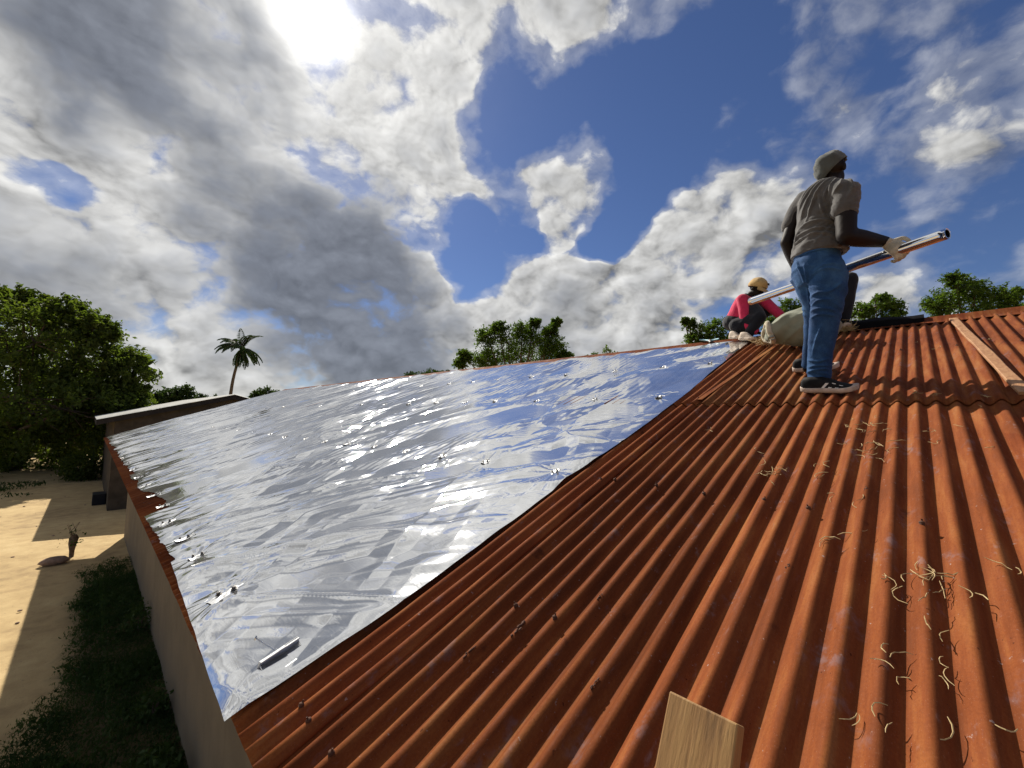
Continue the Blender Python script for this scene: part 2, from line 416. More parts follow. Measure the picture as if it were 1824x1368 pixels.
M['lath'] = wood('weathered_lath', (.40, .21, .095), (.34, .165, .07), (.24, .10, .04), (3, 40, 40))
M['grey_lath'] = wood('grey_weathered_lath', (.30, .20, .12), (.24, .14, .08), (.15, .08, .04), (3, 40, 40))
M['straw'] = plain('dry_straw', (.50, .38, .19), (.34, .23, .10), 30, .7, .1)
M['car_paint'] = plain('dark_car_paint', (.03, .035, .04), (.025, .03, .034), 3, .25, 0, .6)
M['glass'] = plain('dark_glass', (.02, .03, .035), (.015, .02, .025), 3, .08, 0, .6)
M['rubber'] = plain('black_rubber', (.015, .015, .016), (.01, .01, .01), 30, .8, .1)
M['grey_roof'] = plain('weathered_pale_roof', (.52, .52, .48), (.36, .35, .31), 2.5, .7, .2, .3, 0, .01)
M['dark_block'] = plain('dark_painted_block', (.014, .015, .018), (.009, .009, .011), 8, .7, .2)
M['stone'] = plain('weathered_stone', (.34, .24, .18), (.22, .15, .11), 12, .9, .4, .2, 0, .02)
def leaves(name, c1, c2, c3, trans=.45):
    m, t = material(name)
    oi = t.node('ShaderNodeNewGeometry', out=8)
    n = t.noise(t.geo, 1.1, 3, .6); n2 = t.noise(t.geo, 9, 2, .5)
    c = t.ramp(t.m('ADD', t.m('MULTIPLY', n, .5), t.m('MULTIPLY', n2, .5)), [(.32, c1), (.5, c2), (.68, c3)])
    c = t.mix(t.rng(oi, 0, 1, 0, .55), c, c2)
    t.put(t.b.inputs['Base Color'], c); t.put(t.b.inputs['Roughness'], .65); t.put(t.b.inputs['Specular IOR Level'], .12)
    tr = t.n.new('ShaderNodeBsdfTranslucent'); t.put(tr.inputs[0], t.v('MULTIPLY', c, (1.5, 1.7, .55)))
    mx = t.n.new('ShaderNodeMixShader'); mx.inputs[0].default_value = trans
    t.l.new(t.b.outputs[0], mx.inputs[1]); t.l.new(tr.outputs[0], mx.inputs[2]); t.l.new(mx.outputs[0], t.out.inputs[0])
    return m
M['leaf_dark'] = leaves('mango_leaves', (.032, .048, .012), (.066, .090, .022), (.150, .160, .042), .5)
M['leaf_mid'] = leaves('neem_leaves', (.032, .054, .012), (.060, .096, .020), (.115, .150, .034), .48)
M['leaf_far'] = leaves('far_leaves', (.02, .035, .014), (.035, .06, .02), (.06, .085, .025), .3)
M['palm_leaf'] = leaves('palm_fronds', (.018, .035, .014), (.03, .055, .018), (.055, .085, .025), .2)
M['weed'] = leaves('weeds', (.022, .042, .012), (.042, .072, .02), (.075, .11, .032), .2)
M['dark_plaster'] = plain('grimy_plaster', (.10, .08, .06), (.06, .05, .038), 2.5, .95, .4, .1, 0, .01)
M['bark'] = plain('tree_bark', (.16, .12, .09), (.07, .05, .035), 14, .95, .5, .2, 0, .02)

# ------------------------------------------------------------------ setting: ground and sky-side terrain
THETA = rad(19.402); TT = math.tan(THETA); CT, ST = math.cos(THETA), math.sin(THETA)
Z0 = 4.015 - 1.052
SL = Vector((CT, 0, ST)); NR = Vector((-ST, 0, CT))
def roof(b, a, n=0.0):                     # b along the ridge, a plan distance up the slope, n off the roof plane
    return Vector((a, b, Z0 + TT*a)) + NR*n
def roof_np(b, a, n):
    return np.stack([a - ST*n, b + 0*a, Z0 + TT*a + CT*n], -1)

def build_ground():
    # dense near the yard, one sheet out to the horizon
    xs = np.concatenate([[-1500, -500, -200, -90], np.arange(-60, -12, 6), np.arange(-12, 6.01, .25), np.arange(9, 60, 6), [90, 200, 500, 1500]])
    ys = np.concatenate([[-1500, -400, -100, -40, -15, -6], np.arange(-3, 34.01, .25), np.arange(38, 100, 6), [130, 220, 500, 1500]])
    Xg, Yg = np.meshgrid(xs, ys, indexing='ij')
    near = np.clip(1 - np.hypot(Xg*.08, (Yg-15)*.03)**2, 0, 1)
    Z = near*(.035*fbm(Xg*.5, Yg*.5, 1.0, 4) + .012*pnoise(Xg*2.3, Yg*2.3, 4.))
    # soil banked up along the foot of the wall
    Z += .10*np.exp(-((Xg-.9)/.55)**2)*((Yg > -3) & (Yg < 15))*(1+.5*pnoise(Xg*0, Yg*.8, 2.))
    v = np.stack([Xg, Yg, Z-.05], -1).reshape(-1, 3)
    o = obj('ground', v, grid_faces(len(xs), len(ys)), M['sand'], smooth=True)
    tag(o, 'pale sandy ground of the yard', None, kind='structure')
build_ground()

# ------------------------------------------------------------------ the rusted building
PITCH = .785/10; COVER = .785; BSEAM = .485; AMP = .0146
A_EAVE, A_LAP, A_RIDGE, A_WALL = .36, 3.30, 5.96, 1.02
B_NEAR, B_FAR = -4.1, 20.0
def sheet_mesh(name, a0, a1, seed, ns, lift0, lift1, edge_lo, edge_hi, bend=0.0, b0=0.0, mat='rust'):
    """one corrugated sheet; its low edge lies lift0 and its top edge lift1 off the roof plane"""
    w0, w1 = -.030, COVER + .034
    nb = 162
    u = np.linspace(w0, w1, nb); s = np.linspace(0, 1, ns)
    S, Uu = np.meshgrid(s, u, indexing='ij')
    A = a0 + (a1-a0)*S
    n = AMP*np.cos(2*math.pi*Uu/PITCH) + lift0 + (lift1-lift0)*S
    n = n + edge_lo*np.clip(1-Uu/.12, 0, 1.3)**2 + edge_hi*np.clip((Uu-(COVER-.12))/.12, 0, 1.3)**2
    if bend:
        n = n + bend*fbm(Uu*1.6+seed*3.1, A*.9, seed*1.7, 3) + .25*bend*pnoise(Uu*9+seed, A*4, seed)
        A = A + .006*pnoise(Uu*3, seed*2.3, 1.)*(S < .01)
    P = roof_np(Uu + b0, A, n).reshape(-1, 3)
    F = grid_faces(ns, nb)
    # rolled rim: a thin return under every edge
    rim = np.concatenate([np.arange(nb), (np.arange(1, ns)*nb + nb-1), ((ns-1)*nb + np.arange(nb-2, -1, -1)), (np.arange(ns-2, 0, -1)*nb)])
    k = len(P); low = P[rim] - np.array(NR)*.0035
    m = len(rim); i = np.arange(m)
    F2 = np.stack([rim[i], rim[(i+1) % m], k+(i+1) % m, k+i], -1)
    return mesh(name, np.vstack([P, low]), np.vstack([F, F2]), M[mat], True)
def build_building():
    B = empty('rusted_roof_building', (A_WALL, 8, 0))
    tag(B, 'long single storey building with beige walls and rusted corrugated iron roof', 'building')
    ks = range(-6, 26)
    kmax = int((B_FAR-BSEAM)/COVER)
    for course in (0, 1):
        a0, a1 = ((A_EAVE, A_LAP+.13), (A_LAP, A_RIDGE-.02))[course]
        lift = ((0.0, 0.0), (.0095, .001))[course]
        shared = None
        for k in ks:
            if k > kmax: continue
            lo, hi = (.0035, .0035) if k % 2 else (-.0005, -.0005)      # every other sheet laps over both neighbours
            close = -3 <= k <= 2
            if close or shared is None or shared[1] != k % 2:
                mt = 'rust' if course == 0 else ('rust_pale' if k in (0,) else 'rust_upper')
                me = sheet_mesh('corrugated_sheet', a0, a1, k + 40*course, 26 if close else 7, lift[0], lift[1], lo, hi, .006 if close else 0., 0.0, mt)
                me.transform(Matrix.Identity(4))
                if not close: shared = (me, k % 2)
            else: me = shared[0]
            o = link('corrugated_sheet', me, B); o.matrix_parent_inverse = B.matrix_world.inverted()
            o.location = (0, BSEAM + COVER*k + (0 if close else random.uniform(-.004, .004)), random.uniform(-.0012, .0012))
            if not close and not shared[1] != k % 2: pass
    # far slope of the roof
    nb = 420; b = np.linspace(B_NEAR, B_FAR+.1, nb); A = np.array([A_RIDGE+.02, 11.56])
    AA, BB = np.meshgrid(A, b, indexing='ij')
    zz = Z0 + TT*(2*A_RIDGE-AA) + AMP*np.cos(2*math.pi*BB/.154)
    obj('back_slope', np.stack([AA, BB, zz], -1).reshape(-1, 3), grid_faces(2, nb), M['rust'], B, True)
    # ridge capping in lengths
    y = B_NEAR
    while y < B_FAR:
        y1 = min(y+1.83, B_FAR+.05); prof = []
        for da, dn in ((-.205, .0125), (-.12, .0145), (-.045, .024), (-.012, .036), (0, .039), (.012, .036), (.045, .024), (.12, .0145), (.205, .0125)):
            p = roof(0, A_RIDGE-abs(da), dn); x = p.x if da <= 0 else 2*A_RIDGE - p.x
            prof.append((x, p.z))
        V = []; m = 9
        for j in range(m):
            t_ = j/(m-1); yy = y-.03 + (y1-y+.06)*t_
            for i, (x, z) in enumerate(prof):
                V.append((x, yy, z + .003*math.sin(yy*2.1+i) + (.004 if j == m-1 else 0)*(i in (0, 8)) + random.uniform(-.001, .001)))
        V = np.array(V); F = grid_faces(m, len(prof))
        lipA = V.reshape(m, -1, 3)[:, 0].copy(); lipA[:, 2] -= .004
        n0 = len(V); V = np.vstack([V, lipA])
        F = F.tolist() + [[i*9, (i+1)*9, n0+i+1, n0+i] for i in range(m-1)]
        obj('ridge_cap', V, F, M['rust_dark'], B, True)
        y = y1
    # walls
    zt = Z0 + TT*A_WALL - .10
    obj('wall', *box(A_WALL, A_WALL+.22, B_NEAR+.5, 18.7, -.3, zt), M['plaster'], B)
    obj('back_wall', *box(10.6, 10.82, B_NEAR+.5, 18.7, -.3, zt), M['plaster'], B)
    zr = Z0 + TT*A_RIDGE - .12
    for yy in (18.48, B_NEAR+.502):
        x0, x1 = A_WALL+.222, 10.598; xm = A_RIDGE
        prof = [(x0, -.3), (x1, -.3), (x1, zt), (xm, zr), (x0, zt)]
        V = [(x, yy, z) for x, z in prof] + [(x, yy+.218, z) for x, z in prof]
        F = [(0, 1, 2, 3, 4), (9, 8, 7, 6, 5)] + [(i, (i+1) % 5, (i+1) % 5+5, i+5) for i in range(5)]
        obj('gable_wall', V, F, M['plaster'], B)
    # eaves purlin and rafter tails under the sheets
    obj('eaves_purlin', *box_at(roof(8, .52, -.060), SL, YA, NR, .025, 11.9, .032), M['wood'], B)
    for b in np.arange(-3, 19, 1.55):
        obj('rafter_tail', *box_at(roof(b, .78, -.132), SL, YA, NR, .34, .024, .037), M['wood'], B)
    # roofing nails with their caps, on the purlin lines
    cap = loft([(0, 0, -.004), (0, 0, .003), (0, 0, .006), (0, 0, .010), (0, 0, .0125)], [.008, .010, .010, .006, .0015], 9)
    stem = loft([(0, 0, .010), (.0015, 0, .019)], [.0032, .0030], 6)
    me = mesh('roofing_nail', *join([cap, stem]), M['nail'], True)
    rows = [(0.50, [1.38, 1.28, 1.10]), (1.10, [1.0, .91]), (2.0, [1.27, 1.19, .95, .70, .46, .29, .04, -.2, -.46]), (3.43, [1.25]), (4.62, [1.22, 1.04, .72, .40, .10, -.2, -.5, -.8])]
    for a, bs in rows:
        for b in bs:
            b2 = round((b-BSEAM)/PITCH)*PITCH + BSEAM
            o = link('roofing_nail', me, B); o.matrix_parent_inverse = B.matrix_world.inverted()
            o.location = roof(b2, a + random.uniform(-.015, .015), AMP + (.006 if a > 3.3 else .001))
            o.rotation_euler = (random.uniform(-.35, .35), -THETA + random.uniform(-.3, .3), random.uniform(0, 6)); o.scale = (.85, .85, .8)
    return B
BUILD = build_building()

# ------------------------------------------------------------------ reflective foil laid over the roof
CLIPS = [(2.0, b) for b in (1.58, 2.22, 2.75, 3.3, 3.9, 4.5, 5.1, 5.75, 6.5, 7.3, 8.2, 9.2, 10.3, 11.6)] + \
        [(3.43, b) for b in (1.60, 2.24, 2.99, 3.68, 4.25, 4.91, 5.6, 6.34, 7.2, 8.1, 9.1, 10.2, 11.5, 13)] + \
        [(4.62, b) for b in (1.58, 2.10, 2.73, 3.5, 4.15, 4.88, 5.5, 6.2, 7.1, 8.0, 9.0, 10.2, 11.6, 13.2)] + \
        [(.50, b) for b in (2.36, 3.08, 3.57, 4.22, 4.9, 5.6, 6.4, 7.3, 8.3, 9.4, 10.6)]
def foil_height(b, a):
    """height of the foil above the roof plane: bridged corrugations, pulled wrinkles, crumples at the fixings"""
    k = .30 + 1.15*np.exp(-(b-1.5)/4.2)*np.clip(1.25-.13*a, .5, 1.2)          # how far the wrinkles run aslant
    wob = .20*pnoise(b*.55, a*.45, 8.1) + .06*pnoise(b*1.6, a*1.2, 2.2)
    q = b + k*a*.8 + wob; s = a - .35*b
    m1 = np.clip(.7 + .8*pnoise(b*.7+4, a*.6, 1.3), .4, 1.25); m2 = np.clip(.5 + 1.0*pnoise(b*.6-9, a*.7, 6.3), 0, 1.2)
    far = np.clip((b-4)/7, 0, 1)
    def band(x, y, z):                       # long flat facets meeting in sharp creases
        x = x + .22*pnoise(x*.45, y*.5, z+3.); i = np.floor(x); f = x-i
        u = pnoise(i*7.31+.37, y, z); v = pnoise((i+1)*7.31+.37, y, z)
        return u*(1-f) + v*f
    q2 = b + .20*a + .4*wob
    h = (1.5-.5*far)*(.032*m1*band(q*3.1, s*.55, .7) + .026*(.35+m2)*band(q*6.7+5, s*.9, 3.3) + .0080*band(q*15.5, s*1.5, 9.1)*(m1*.8))
    # a second set of folds crossing the first, strongest near the open end
    x3 = b*1.0 - .55*a + .3*wob; h = h + (1-far)*(.045*m2*band(x3*3.4+2, (a+b)*.8, 5.5) + .016*m1*band(x3*8.1+7, (a+b)*1.3, 2.5))
    h = h + (.016*far+.003)*band(q2*7.0, a*.42, 12.3) + .0085*far*band(q2*14.1, a*.7, 5.1)
    h = h + .008*pnoise(q*1.9, s*.8, 7.7)
    tri = np.abs(((b-BSEAM)/PITCH + .5) % 1.0 - .5)*4 - 1
    h = h - (.0012*m2 + .0034*far*np.clip(.5+.9*pnoise(b*2.3, a*.5, 4.4), 0, 1.4))*tri       # the iron showing through
    c1 = np.abs(pnoise(q*1.5+11, s*.45, 3.9)); h = h + .016*np.exp(-(c1/.06)**1.0)*m1
    h = h + .006
    for ca, cb in CLIPS:
        if cb > 8: continue
        da, db = a-ca, b-cb; r2 = da*da+db*db
        sel = r2 < .30
        if not sel.any(): continue
        r = np.sqrt(r2[sel]); th = np.arctan2(da[sel], db[sel])
        star = pnoise(np.cos(th)*2.6+cb*7, np.sin(th)*2.6+ca*5, r*.6)
        st2 = pnoise(np.cos(th)*6+cb*3, np.sin(th)*6+ca, r*1.5)
        w = np.exp(-(r/.17)**2)
        h[sel] = h[sel]*(1-.9*w) + (.014*np.abs(star) + .004*np.abs(st2))*(.5+ (cb*7.77 % 1.0))*r/.12*np.exp(-(r/.16)**2)
    return AMP + .0135 + np.maximum(h, -.003)
def build_foil():
    root = empty('foil_cover', roof(1.5, .4))
    tag(root, 'crinkled silver reflective foil sheeting laid over the far part of the roof', 'foil')
    edges = [1.47, 3.15, 4.70, 6.25, 7.8, 9.35, 10.9, 12.5, 14.1, 15.7, 17.3, 18.7, 20.02]
    lows = [(.345, .40), (.42, .385), (.56, .47), (.46, .45), (.47, .46), (.44, .46), (.47, .45), (.45, .47), (.46, .43), (.44, .46), (.46, .44), (.44, .45)]
    for i in range(12):
        b0, b1 = edges[i], edges[i+1] + (.05 if i < 11 else 0)
        du, ds = ((.0062, .0095), (.0085, .014), (.011, .02))[i] if i < 3 else ((.013, .030) if i < 6 else (.0125, .05))
        nu = int((b1-b0)/du); ns = int((A_RIDGE-.19-.4)/ds)
        u = np.linspace(0, 1, nu); s = np.linspace(0, 1, ns)
        S, U = np.meshgrid(s, u, indexing='ij')
        lo = lows[i][0] + (lows[i][1]-lows[i][0])*U + (.012*pnoise(U*9+i*5, i, 2.) + .006*pnoise(U*31, i*3, 1.) if i else .003*pnoise(U*9, 0, 1.))
        if i >= 2: lo = lo + .05*pnoise(U*3.2+i*7, i*1.3, 4.)
        A = lo + (A_RIDGE-.175 + .02*pnoise(b0+U*3, 2, 2) - lo)*S
        e0 = b0 + (.010*pnoise(A*1.3, i*2.0, 5.) if i else 0)
        if i == 0: e0 = np.interp(A, [.3, .36, .58, .85, 1.42, 1.80, 1.95, 2.12, 2.73, 3.41, 4.89, 5.39, 6], [1.505, 1.50, 1.475, 1.455, 1.446, 1.448, 1.468, 1.445, 1.415, 1.412, 1.462, 1.475, 1.48]) + .006*pnoise(A*4, 2.0, 5.)
        Bb = e0 + (b1-e0)*U
        n = foil_height(Bb, A)
        # lay every edge down, and let later strips tuck under the nearer one
        ed = np.exp(-(Bb-e0)/.05); n = n*(1-.7*ed) + (AMP+.0095)*.7*ed
        n = n + (-.002 if i % 2 else 0)
        el = np.exp(-(A-lo)/.05); n = n*(1-.6*el) + (AMP+.008)*.6*el
        P = roof_np(Bb, A, n).reshape(-1, 3)
        obj('foil_strip', P, grid_faces(ns, nu), M['foil'], root, True)
    return root
FOIL = build_foil()

# ------------------------------------------------------------------ things on the roof
RM = Matrix(((CT, 0, -ST, 0), (0, 1, 0, 0), (ST, 0, CT, 0), (0, 0, 0, 1)))    # local x up the slope, y along the ridge, z off the roof
def place(o, b, a, n, rz=0.0, tilt=(0, 0)):
    o.matrix_world = Matrix.Translation(roof(b, a, n)) @ RM @ Matrix.Rotation(rz, 4, 'Z') @ Matrix.Rotation(tilt[0], 4, 'X') @ Matrix.Rotation(tilt[1], 4, 'Y')
def child(name, vf, mat, parent, smooth=False):      # geometry given in the parent's own frame
    return link(name, mesh(name, *vf, mat, smooth), parent)
def screw_vf(c, r=.007, h=.012):
    c = Vector(c)
    return join([loft([c, c+ZA*.002, c+ZA*.0025], [r*1.7, r*1.7, r*1.2], 10), loft([c+ZA*.002, c+ZA*h, c+ZA*(h+.001)], [r, r, r*.6], 6)])
def build_clips():
    protos = []
    for q in range(3):
        r = empty('fixing_plate')
        lx, ly = (.060, .047) if q != 1 else (.050, .036)
        V = []; nx, ny = 7, 9
        for i in range(nx):
            for j in range(ny):
                x = -lx + 2*lx*i/(nx-1); y = -ly + 2*ly*j/(ny-1)
                z = .004*math.cos(y*82) + .004*random.uniform(-.5, .5) + (.006 if i in (0, nx-1) and q else 0) + .05*abs(x)*abs(x)/lx*(q-1)
                V.append((x + random.uniform(-.002, .002), y + random.uniform(-.002, .002), z))
        V = np.array(V); F = grid_faces(nx, ny).tolist()
        n = len(V); V2 = V.copy(); V2[:, 2] -= .0015
        F2 = [[n+k for k in reversed(f)] for f in F]
        child('plate', (np.vstack([V, V2]), F+F2), M['alu'], r)
        child('screw', screw_vf((.022, -.012, .006)), M['screw'], r); child('screw', screw_vf((-.020, .014, .006)), M['screw'], r)
        protos.append(r)
    names = {2.0: ('small aluminium fixing plate screwed on the foil, second row up from the eaves', 'fixing plates of the second row'),
             3.43: ('small aluminium fixing plate screwed on the foil, third row up from the eaves', 'fixing plates of the third row'),
             4.62: ('small aluminium fixing plate screwed on the foil, row nearest the ridge', 'fixing plates nearest the ridge'),
             .50: ('small aluminium fixing plate screwed on the foil along the eaves edge', 'fixing plates along the eaves')}
    used = [False]*3
    for i, (a, b) in enumerate(CLIPS):
        q = i % 3; o = protos[q] if not used[q] else copy_tree(protos[q]); used[q] = True
        place(o, b, a + random.uniform(-.02, .02), AMP + .0165, random.uniform(-.35, .35), (random.uniform(-.12, .12), random.uniform(-.1, .1)))
        lab, grp = names[a]; tag(o, lab, 'fixing plate', grp); o.scale = (.62, .62, .8) if a > 1 else (.9, .9, .9)
        if a == .5 and b == 2.36:
            tag(o, 'larger bent aluminium plate with two screws near the foil corner', 'fixing plate'); o.scale = (1.25, 1.25, 1)
            if 'group' in o: del o['group']
build_clips()
def build_bracket():
    r = empty('angle_bracket')
    # base plate, two upstanding channel legs with a toothed end, long bolt
    child('base_plate', bevelled(*box(-.075, .065, -.012, .030, 0, .003), .001, 1), M['alu'], r)
    ch = [box(-.080, .078, -.016, -.013, .000, .015), box(-.080, .020, -.034, -.016, .012, .015), box(.020, .078, -.030, -.016, .010, .013)]
    child('channel', join(ch), M['alu'], r)
    child('tooth', ([(-.082, -.016, .015), (-.082, -.034, .015), (-.100, -.026, .002), (-.082, -.014, .013), (-.082, -.032, .013), (-.099, -.024, .000)], [(0, 1, 2), (3, 5, 4), (0, 2, 5, 3), (1, 4, 5, 2), (0, 3, 4, 1)]), M['alu'], r)
    b0, b1 = Vector((-.005, .002, .002)), Vector((-.052, .040, .066)); dr = (b1-b0).normalized()
    child('bolt', join([loft([b0, b1], [.0034, .0034], 8), loft([b1, b1+dr*.005], [.0085, .0085], 6), loft([b0+dr*.004, b0+dr*.009], [.007, .007], 6)]), M['steel'], r)
    child('screw', screw_vf((-.045, .014, .003), .004, .006), M['screw'], r)
    place(r, 1.63, .53, AMP+.026, rad(4), (rad(-10), rad(3))); r.scale = (.80, 1.0, 1.1)
    tag(r, 'aluminium angle bracket with a long upright bolt on the foil corner', 'bracket')
    s = empty('small_metal_patch')
    child('patch', bevelled(*box(-.021, .021, -.016, .016, 0, .003), .002, 2), M['alu'], s)
    place(s, 1.548, .535, AMP+.020, rad(8), (0, rad(4)))
    tag(s, 'small square of bright metal between the bracket and the rusted iron', 'metal patch')
build_bracket()

def flat_strip(name, p0, p1, w, th, mat, label, cat, n=14, wav=.003):
    """a timber strip lying on the corrugations"""
    r = []; 
    b0, a0 = p0; b1, a1 = p1
    V = []
    for i in range(n):
        t_ = i/(n-1); b = b0+(b1-b0)*t_; a = a0+(a1-a0)*t_
        ww = w*(1+.06*math.sin(i*1.7)); nn = AMP + .008 + wav*math.sin(i*.9+1)
        for db, dn in ((-.5, 0), (-.5, .8), (-.42, 1), (.42, 1), (.5, .8), (.5, 0)):
            V.append(tuple(roof(b+db*ww, a, nn+dn*th)))
    F = grid_faces(n, 6, True).tolist() + [list(range(5, -1, -1)), [(n-1)*6+k for k in range(6)]]
    o = obj(name, V, F, mat); tag(o, label, cat); return o
flat_strip('timber_lath', (-.262, 5.74), (-.392, 3.36), .054, .016, M['lath'], 'pale timber lath lying down the rusted slope from the ridge', 'lath')
flat_strip('weathered_strip', (1.238, 3.37), (1.105, 5.52), .038, .003, M['rust_pale'], 'narrow pale rusty strip lying beside the edge of the foil', 'strip')
def build_flashing():
    prof = [(5.755, .018), (5.80, .032), (5.845, .098), (5.87, .106), (5.95, .112), (6.06, .05)]
    V = []
    for j in range(8):
        b = .53 - .60*j/7
        for a, n in prof: V.append(tuple(roof(b, a, n - .010 + .006*math.sin(j*1.4+a*9) - (.030*j/7))))
    V = np.array(V); F = grid_faces(8, len(prof)).tolist(); n = len(V)
    V2 = V.copy(); V2[:, 2] -= .006
    F += [[n+k for k in reversed(f)] for f in grid_faces(8, len(prof)).tolist()]
    m = len(prof)
    F += [[i*m, n+i*m, n+(i+1)*m, (i+1)*m] for i in range(7)] + [[k, k+1, n+k+1, n+k] for k in range(m-1)] + [[7*m+k, n+7*m+k, n+7*m+k+1, 7*m+k+1] for k in range(m-1)]
    tag(obj('black_flashing', np.vstack([V, V2]), F, M['black']), 'black bent strip of flashing lying along the ridge', 'flashing')
build_flashing()
def build_plank():
    c = at(1250, 1258, .62)
    w = (at(1322, 1286, .585) - at(1190, 1236, .655)); wl = w.length*.94; w.normalize()
    foot = Vector((-1.62, c.y + .02, 0)); r = (foot - c); L = r.length; r.normalize()
    w = (w - r*w.dot(r)).normalized(); n = w.cross(r).normalized()
    if n.dot(EYE - c) < 0: n = -n
    o = link('timber_plank', None); bpy.data.objects.remove(o)
    v, f = bevelled(*box(-wl/2, wl/2, -.036, 0, -L, 0), .0025, 2)
    o = link('timber_plank', mesh('timber_plank', v, f, M['wood']))
    o.matrix_world = Matrix(((w.x, n.x, -r.x, c.x), (w.y, n.y, -r.y, c.y), (w.z, n.z, -r.z, c.z), (0, 0, 0, 1)))
    tag(o, 'sawn end of a pale brown timber plank poking up over the eaves', 'plank')
build_plank()

def strand(p, d, up, length, r, curl, seg=5):
    p, d = Vector(p), Vector(d).normalized(); side = d.cross(Vector(up)).normalized(); pts = []
    for i in range(seg+1):
        t_ = i/seg - .5
        pts.append(p + d*(t_*length) + side*(curl*length*(t_*t_-.08)) + Vector(up)*(random.uniform(0, .006)))
    return loft(pts, [r*.6] + [r]*(seg-1) + [r*.5], 4, caps=True)
STRAW = [(.22, 2.9), (.12, 2.86), (.16, 2.63), (.22, 2.59), (.18, 2.53), (.29, 2.68), (.51, 2.25), (.48, 2.26), (.35, 2.4), (.34, 2.29), (.26, 2.11), (.18, 2.11), (.25, 1.8), (.17, 1.88), (.09, 1.66), (0.0, 1.7), (.09, 1.4), (.08, 1.34), (0, 1.51), (-.01, 1.41), (-.01, 1.33), (-.01, 1.22), (-.09, 1.31), (.13, 1.19), (.08, 1.21), (-.11, 2.94), (-.21, 3.19), (-.2, 2.69), (-.04, 2.86), (-.03, 2.72), (-.16, 1.84), (-.08, 1.68), (-.07, 3.36), (-.25, 3.4), (.02, 3.42), (.0, 4.9), (-.12, 4.6), (-.4, 4.8), (.3, 3.0), (.95, 2.75), (.62, 2.5)]
def build_straw():
    for i, (b, a) in enumerate(STRAW):
        parts = []; big = i in (0, 2, 6, 15)
        for k in range(random.randint(9, 15) if big else random.randint(1, 2)):
            th = random.uniform(0, 6.28); sp = .035 if big else .012
            bb, aa = b + random.gauss(0, sp), a + random.gauss(0, sp*1.3)
            dirv = YA*math.cos(th) + SL*math.sin(th)*1.4 + NR*random.uniform(-.08, .08)
            nn = AMP*max(-.2, math.cos(2*math.pi*(bb-BSEAM)/PITCH)) + .004 + (random.uniform(0, .008) if big else 0) + (.006 if a > 3.3 else 0)
            parts.append(strand(roof(bb, aa, nn), dirv, NR, random.uniform(.03, .075)*(1.1 if big else 1), random.uniform(.0009, .0017), random.uniform(-1.6, 1.6)))
        o = obj('straw_wisp', *join(parts), M['straw'])
        if big: tag(o, 'tangled tuft of dry straw caught on the rusted corrugations', 'straw', 'tufts of straw on the rusted iron')
        else: tag(o, 'thin single wisp of dry straw lying on the rusted corrugations', 'straw', 'single wisps of straw on the rusted iron')
build_straw()
def straw_heap(c, sx, sy, sz, n, label):
    parts = []; c = Vector(c)
    for k in range(n):
        g = Vector((random.gauss(0, sx), random.gauss(0, sy), abs(random.gauss(0, sz))))
        d = Vector((random.gauss(0, 1), random.gauss(0, 1), random.gauss(0, .55)))
        parts.append(strand(c+g, d, ZA, random.uniform(.07, .16), random.uniform(.0012, .0022), random.uniform(-1.3, 1.3)))
    tag(obj('straw_heap', *join(parts), M['straw']), label, 'straw')
straw_heap(at(1363, 611, 4.75), .055, .055, .03, 150, 'heap of loose straw spilling from the mouth of the sack')
straw_heap(at(1503, 591, 4.55), .05, .06, .035, 130, 'loose straw on the ridge behind the standing man')
# flakes of dirt and bark stuck on the ribs
for b, a, s in ((.93, 1.02, 1.0), (1.02, .88, .8), (.78, 1.25, .5), (.62, .98, .6), (.33, 1.62, .5), (.20, 2.2, .5)):
    bb = round((b-BSEAM)/PITCH)*PITCH + BSEAM; parts = []
    for k in range(7):
        v, f = ball((0, 0, 0), 1, 1, 1, 5, 7); v = np.array(v); v = v*(1+.3*pnoise(v[:, 0]*2+k, v[:, 1]*2+b, v[:, 2]*2))[:, None]*np.array([.009, .004, .003])*s*random.uniform(.6, 1.2)
        v = v @ np.array(RM.to_3x3()).T + np.array(roof(bb+random.gauss(0, .003), a+(k-3)*.009*s+random.gauss(0, .002), AMP+.001)); parts.append((v, f))
    tag(obj('dirt_flake', *join(parts), M['nail'], smooth=True), 'dark crust of dirt stuck along a rusted rib', 'dirt', 'crusts of dirt on the ribs')
# hand tool lying on the ridge
def build_tool():
    c = roof(2.02, A_RIDGE-.03, .045); r = empty('riveting_tool', c)
    blue = plain('pale_blue_plastic', (.35, .60, .68), (.28, .5, .6), 20, .5, .1)
    u = Vector((.25, .95, .1)).normalized()
    obj('grip', *loft([c-u*.13+ZA*.03, c-u*.06+ZA*.018, c+ZA*.012], [.010, .013, .012], 10), blue, r, True)
    obj('grip', *loft([c+u*.16+ZA*.03, c+u*.08+ZA*.020, c+u*.01+ZA*.012], [.010, .013, .012], 10), blue, r, True)
    obj('head', *loft([c-u*.02-ZA*.02+XA*-.03, c+ZA*.006, c+XA*.05+ZA*.012], [.016, .026, .014], 12), M['screw'], r, True)
    tag(r, 'small tool with pale blue grips lying on the ridge', 'tool')
build_tool()

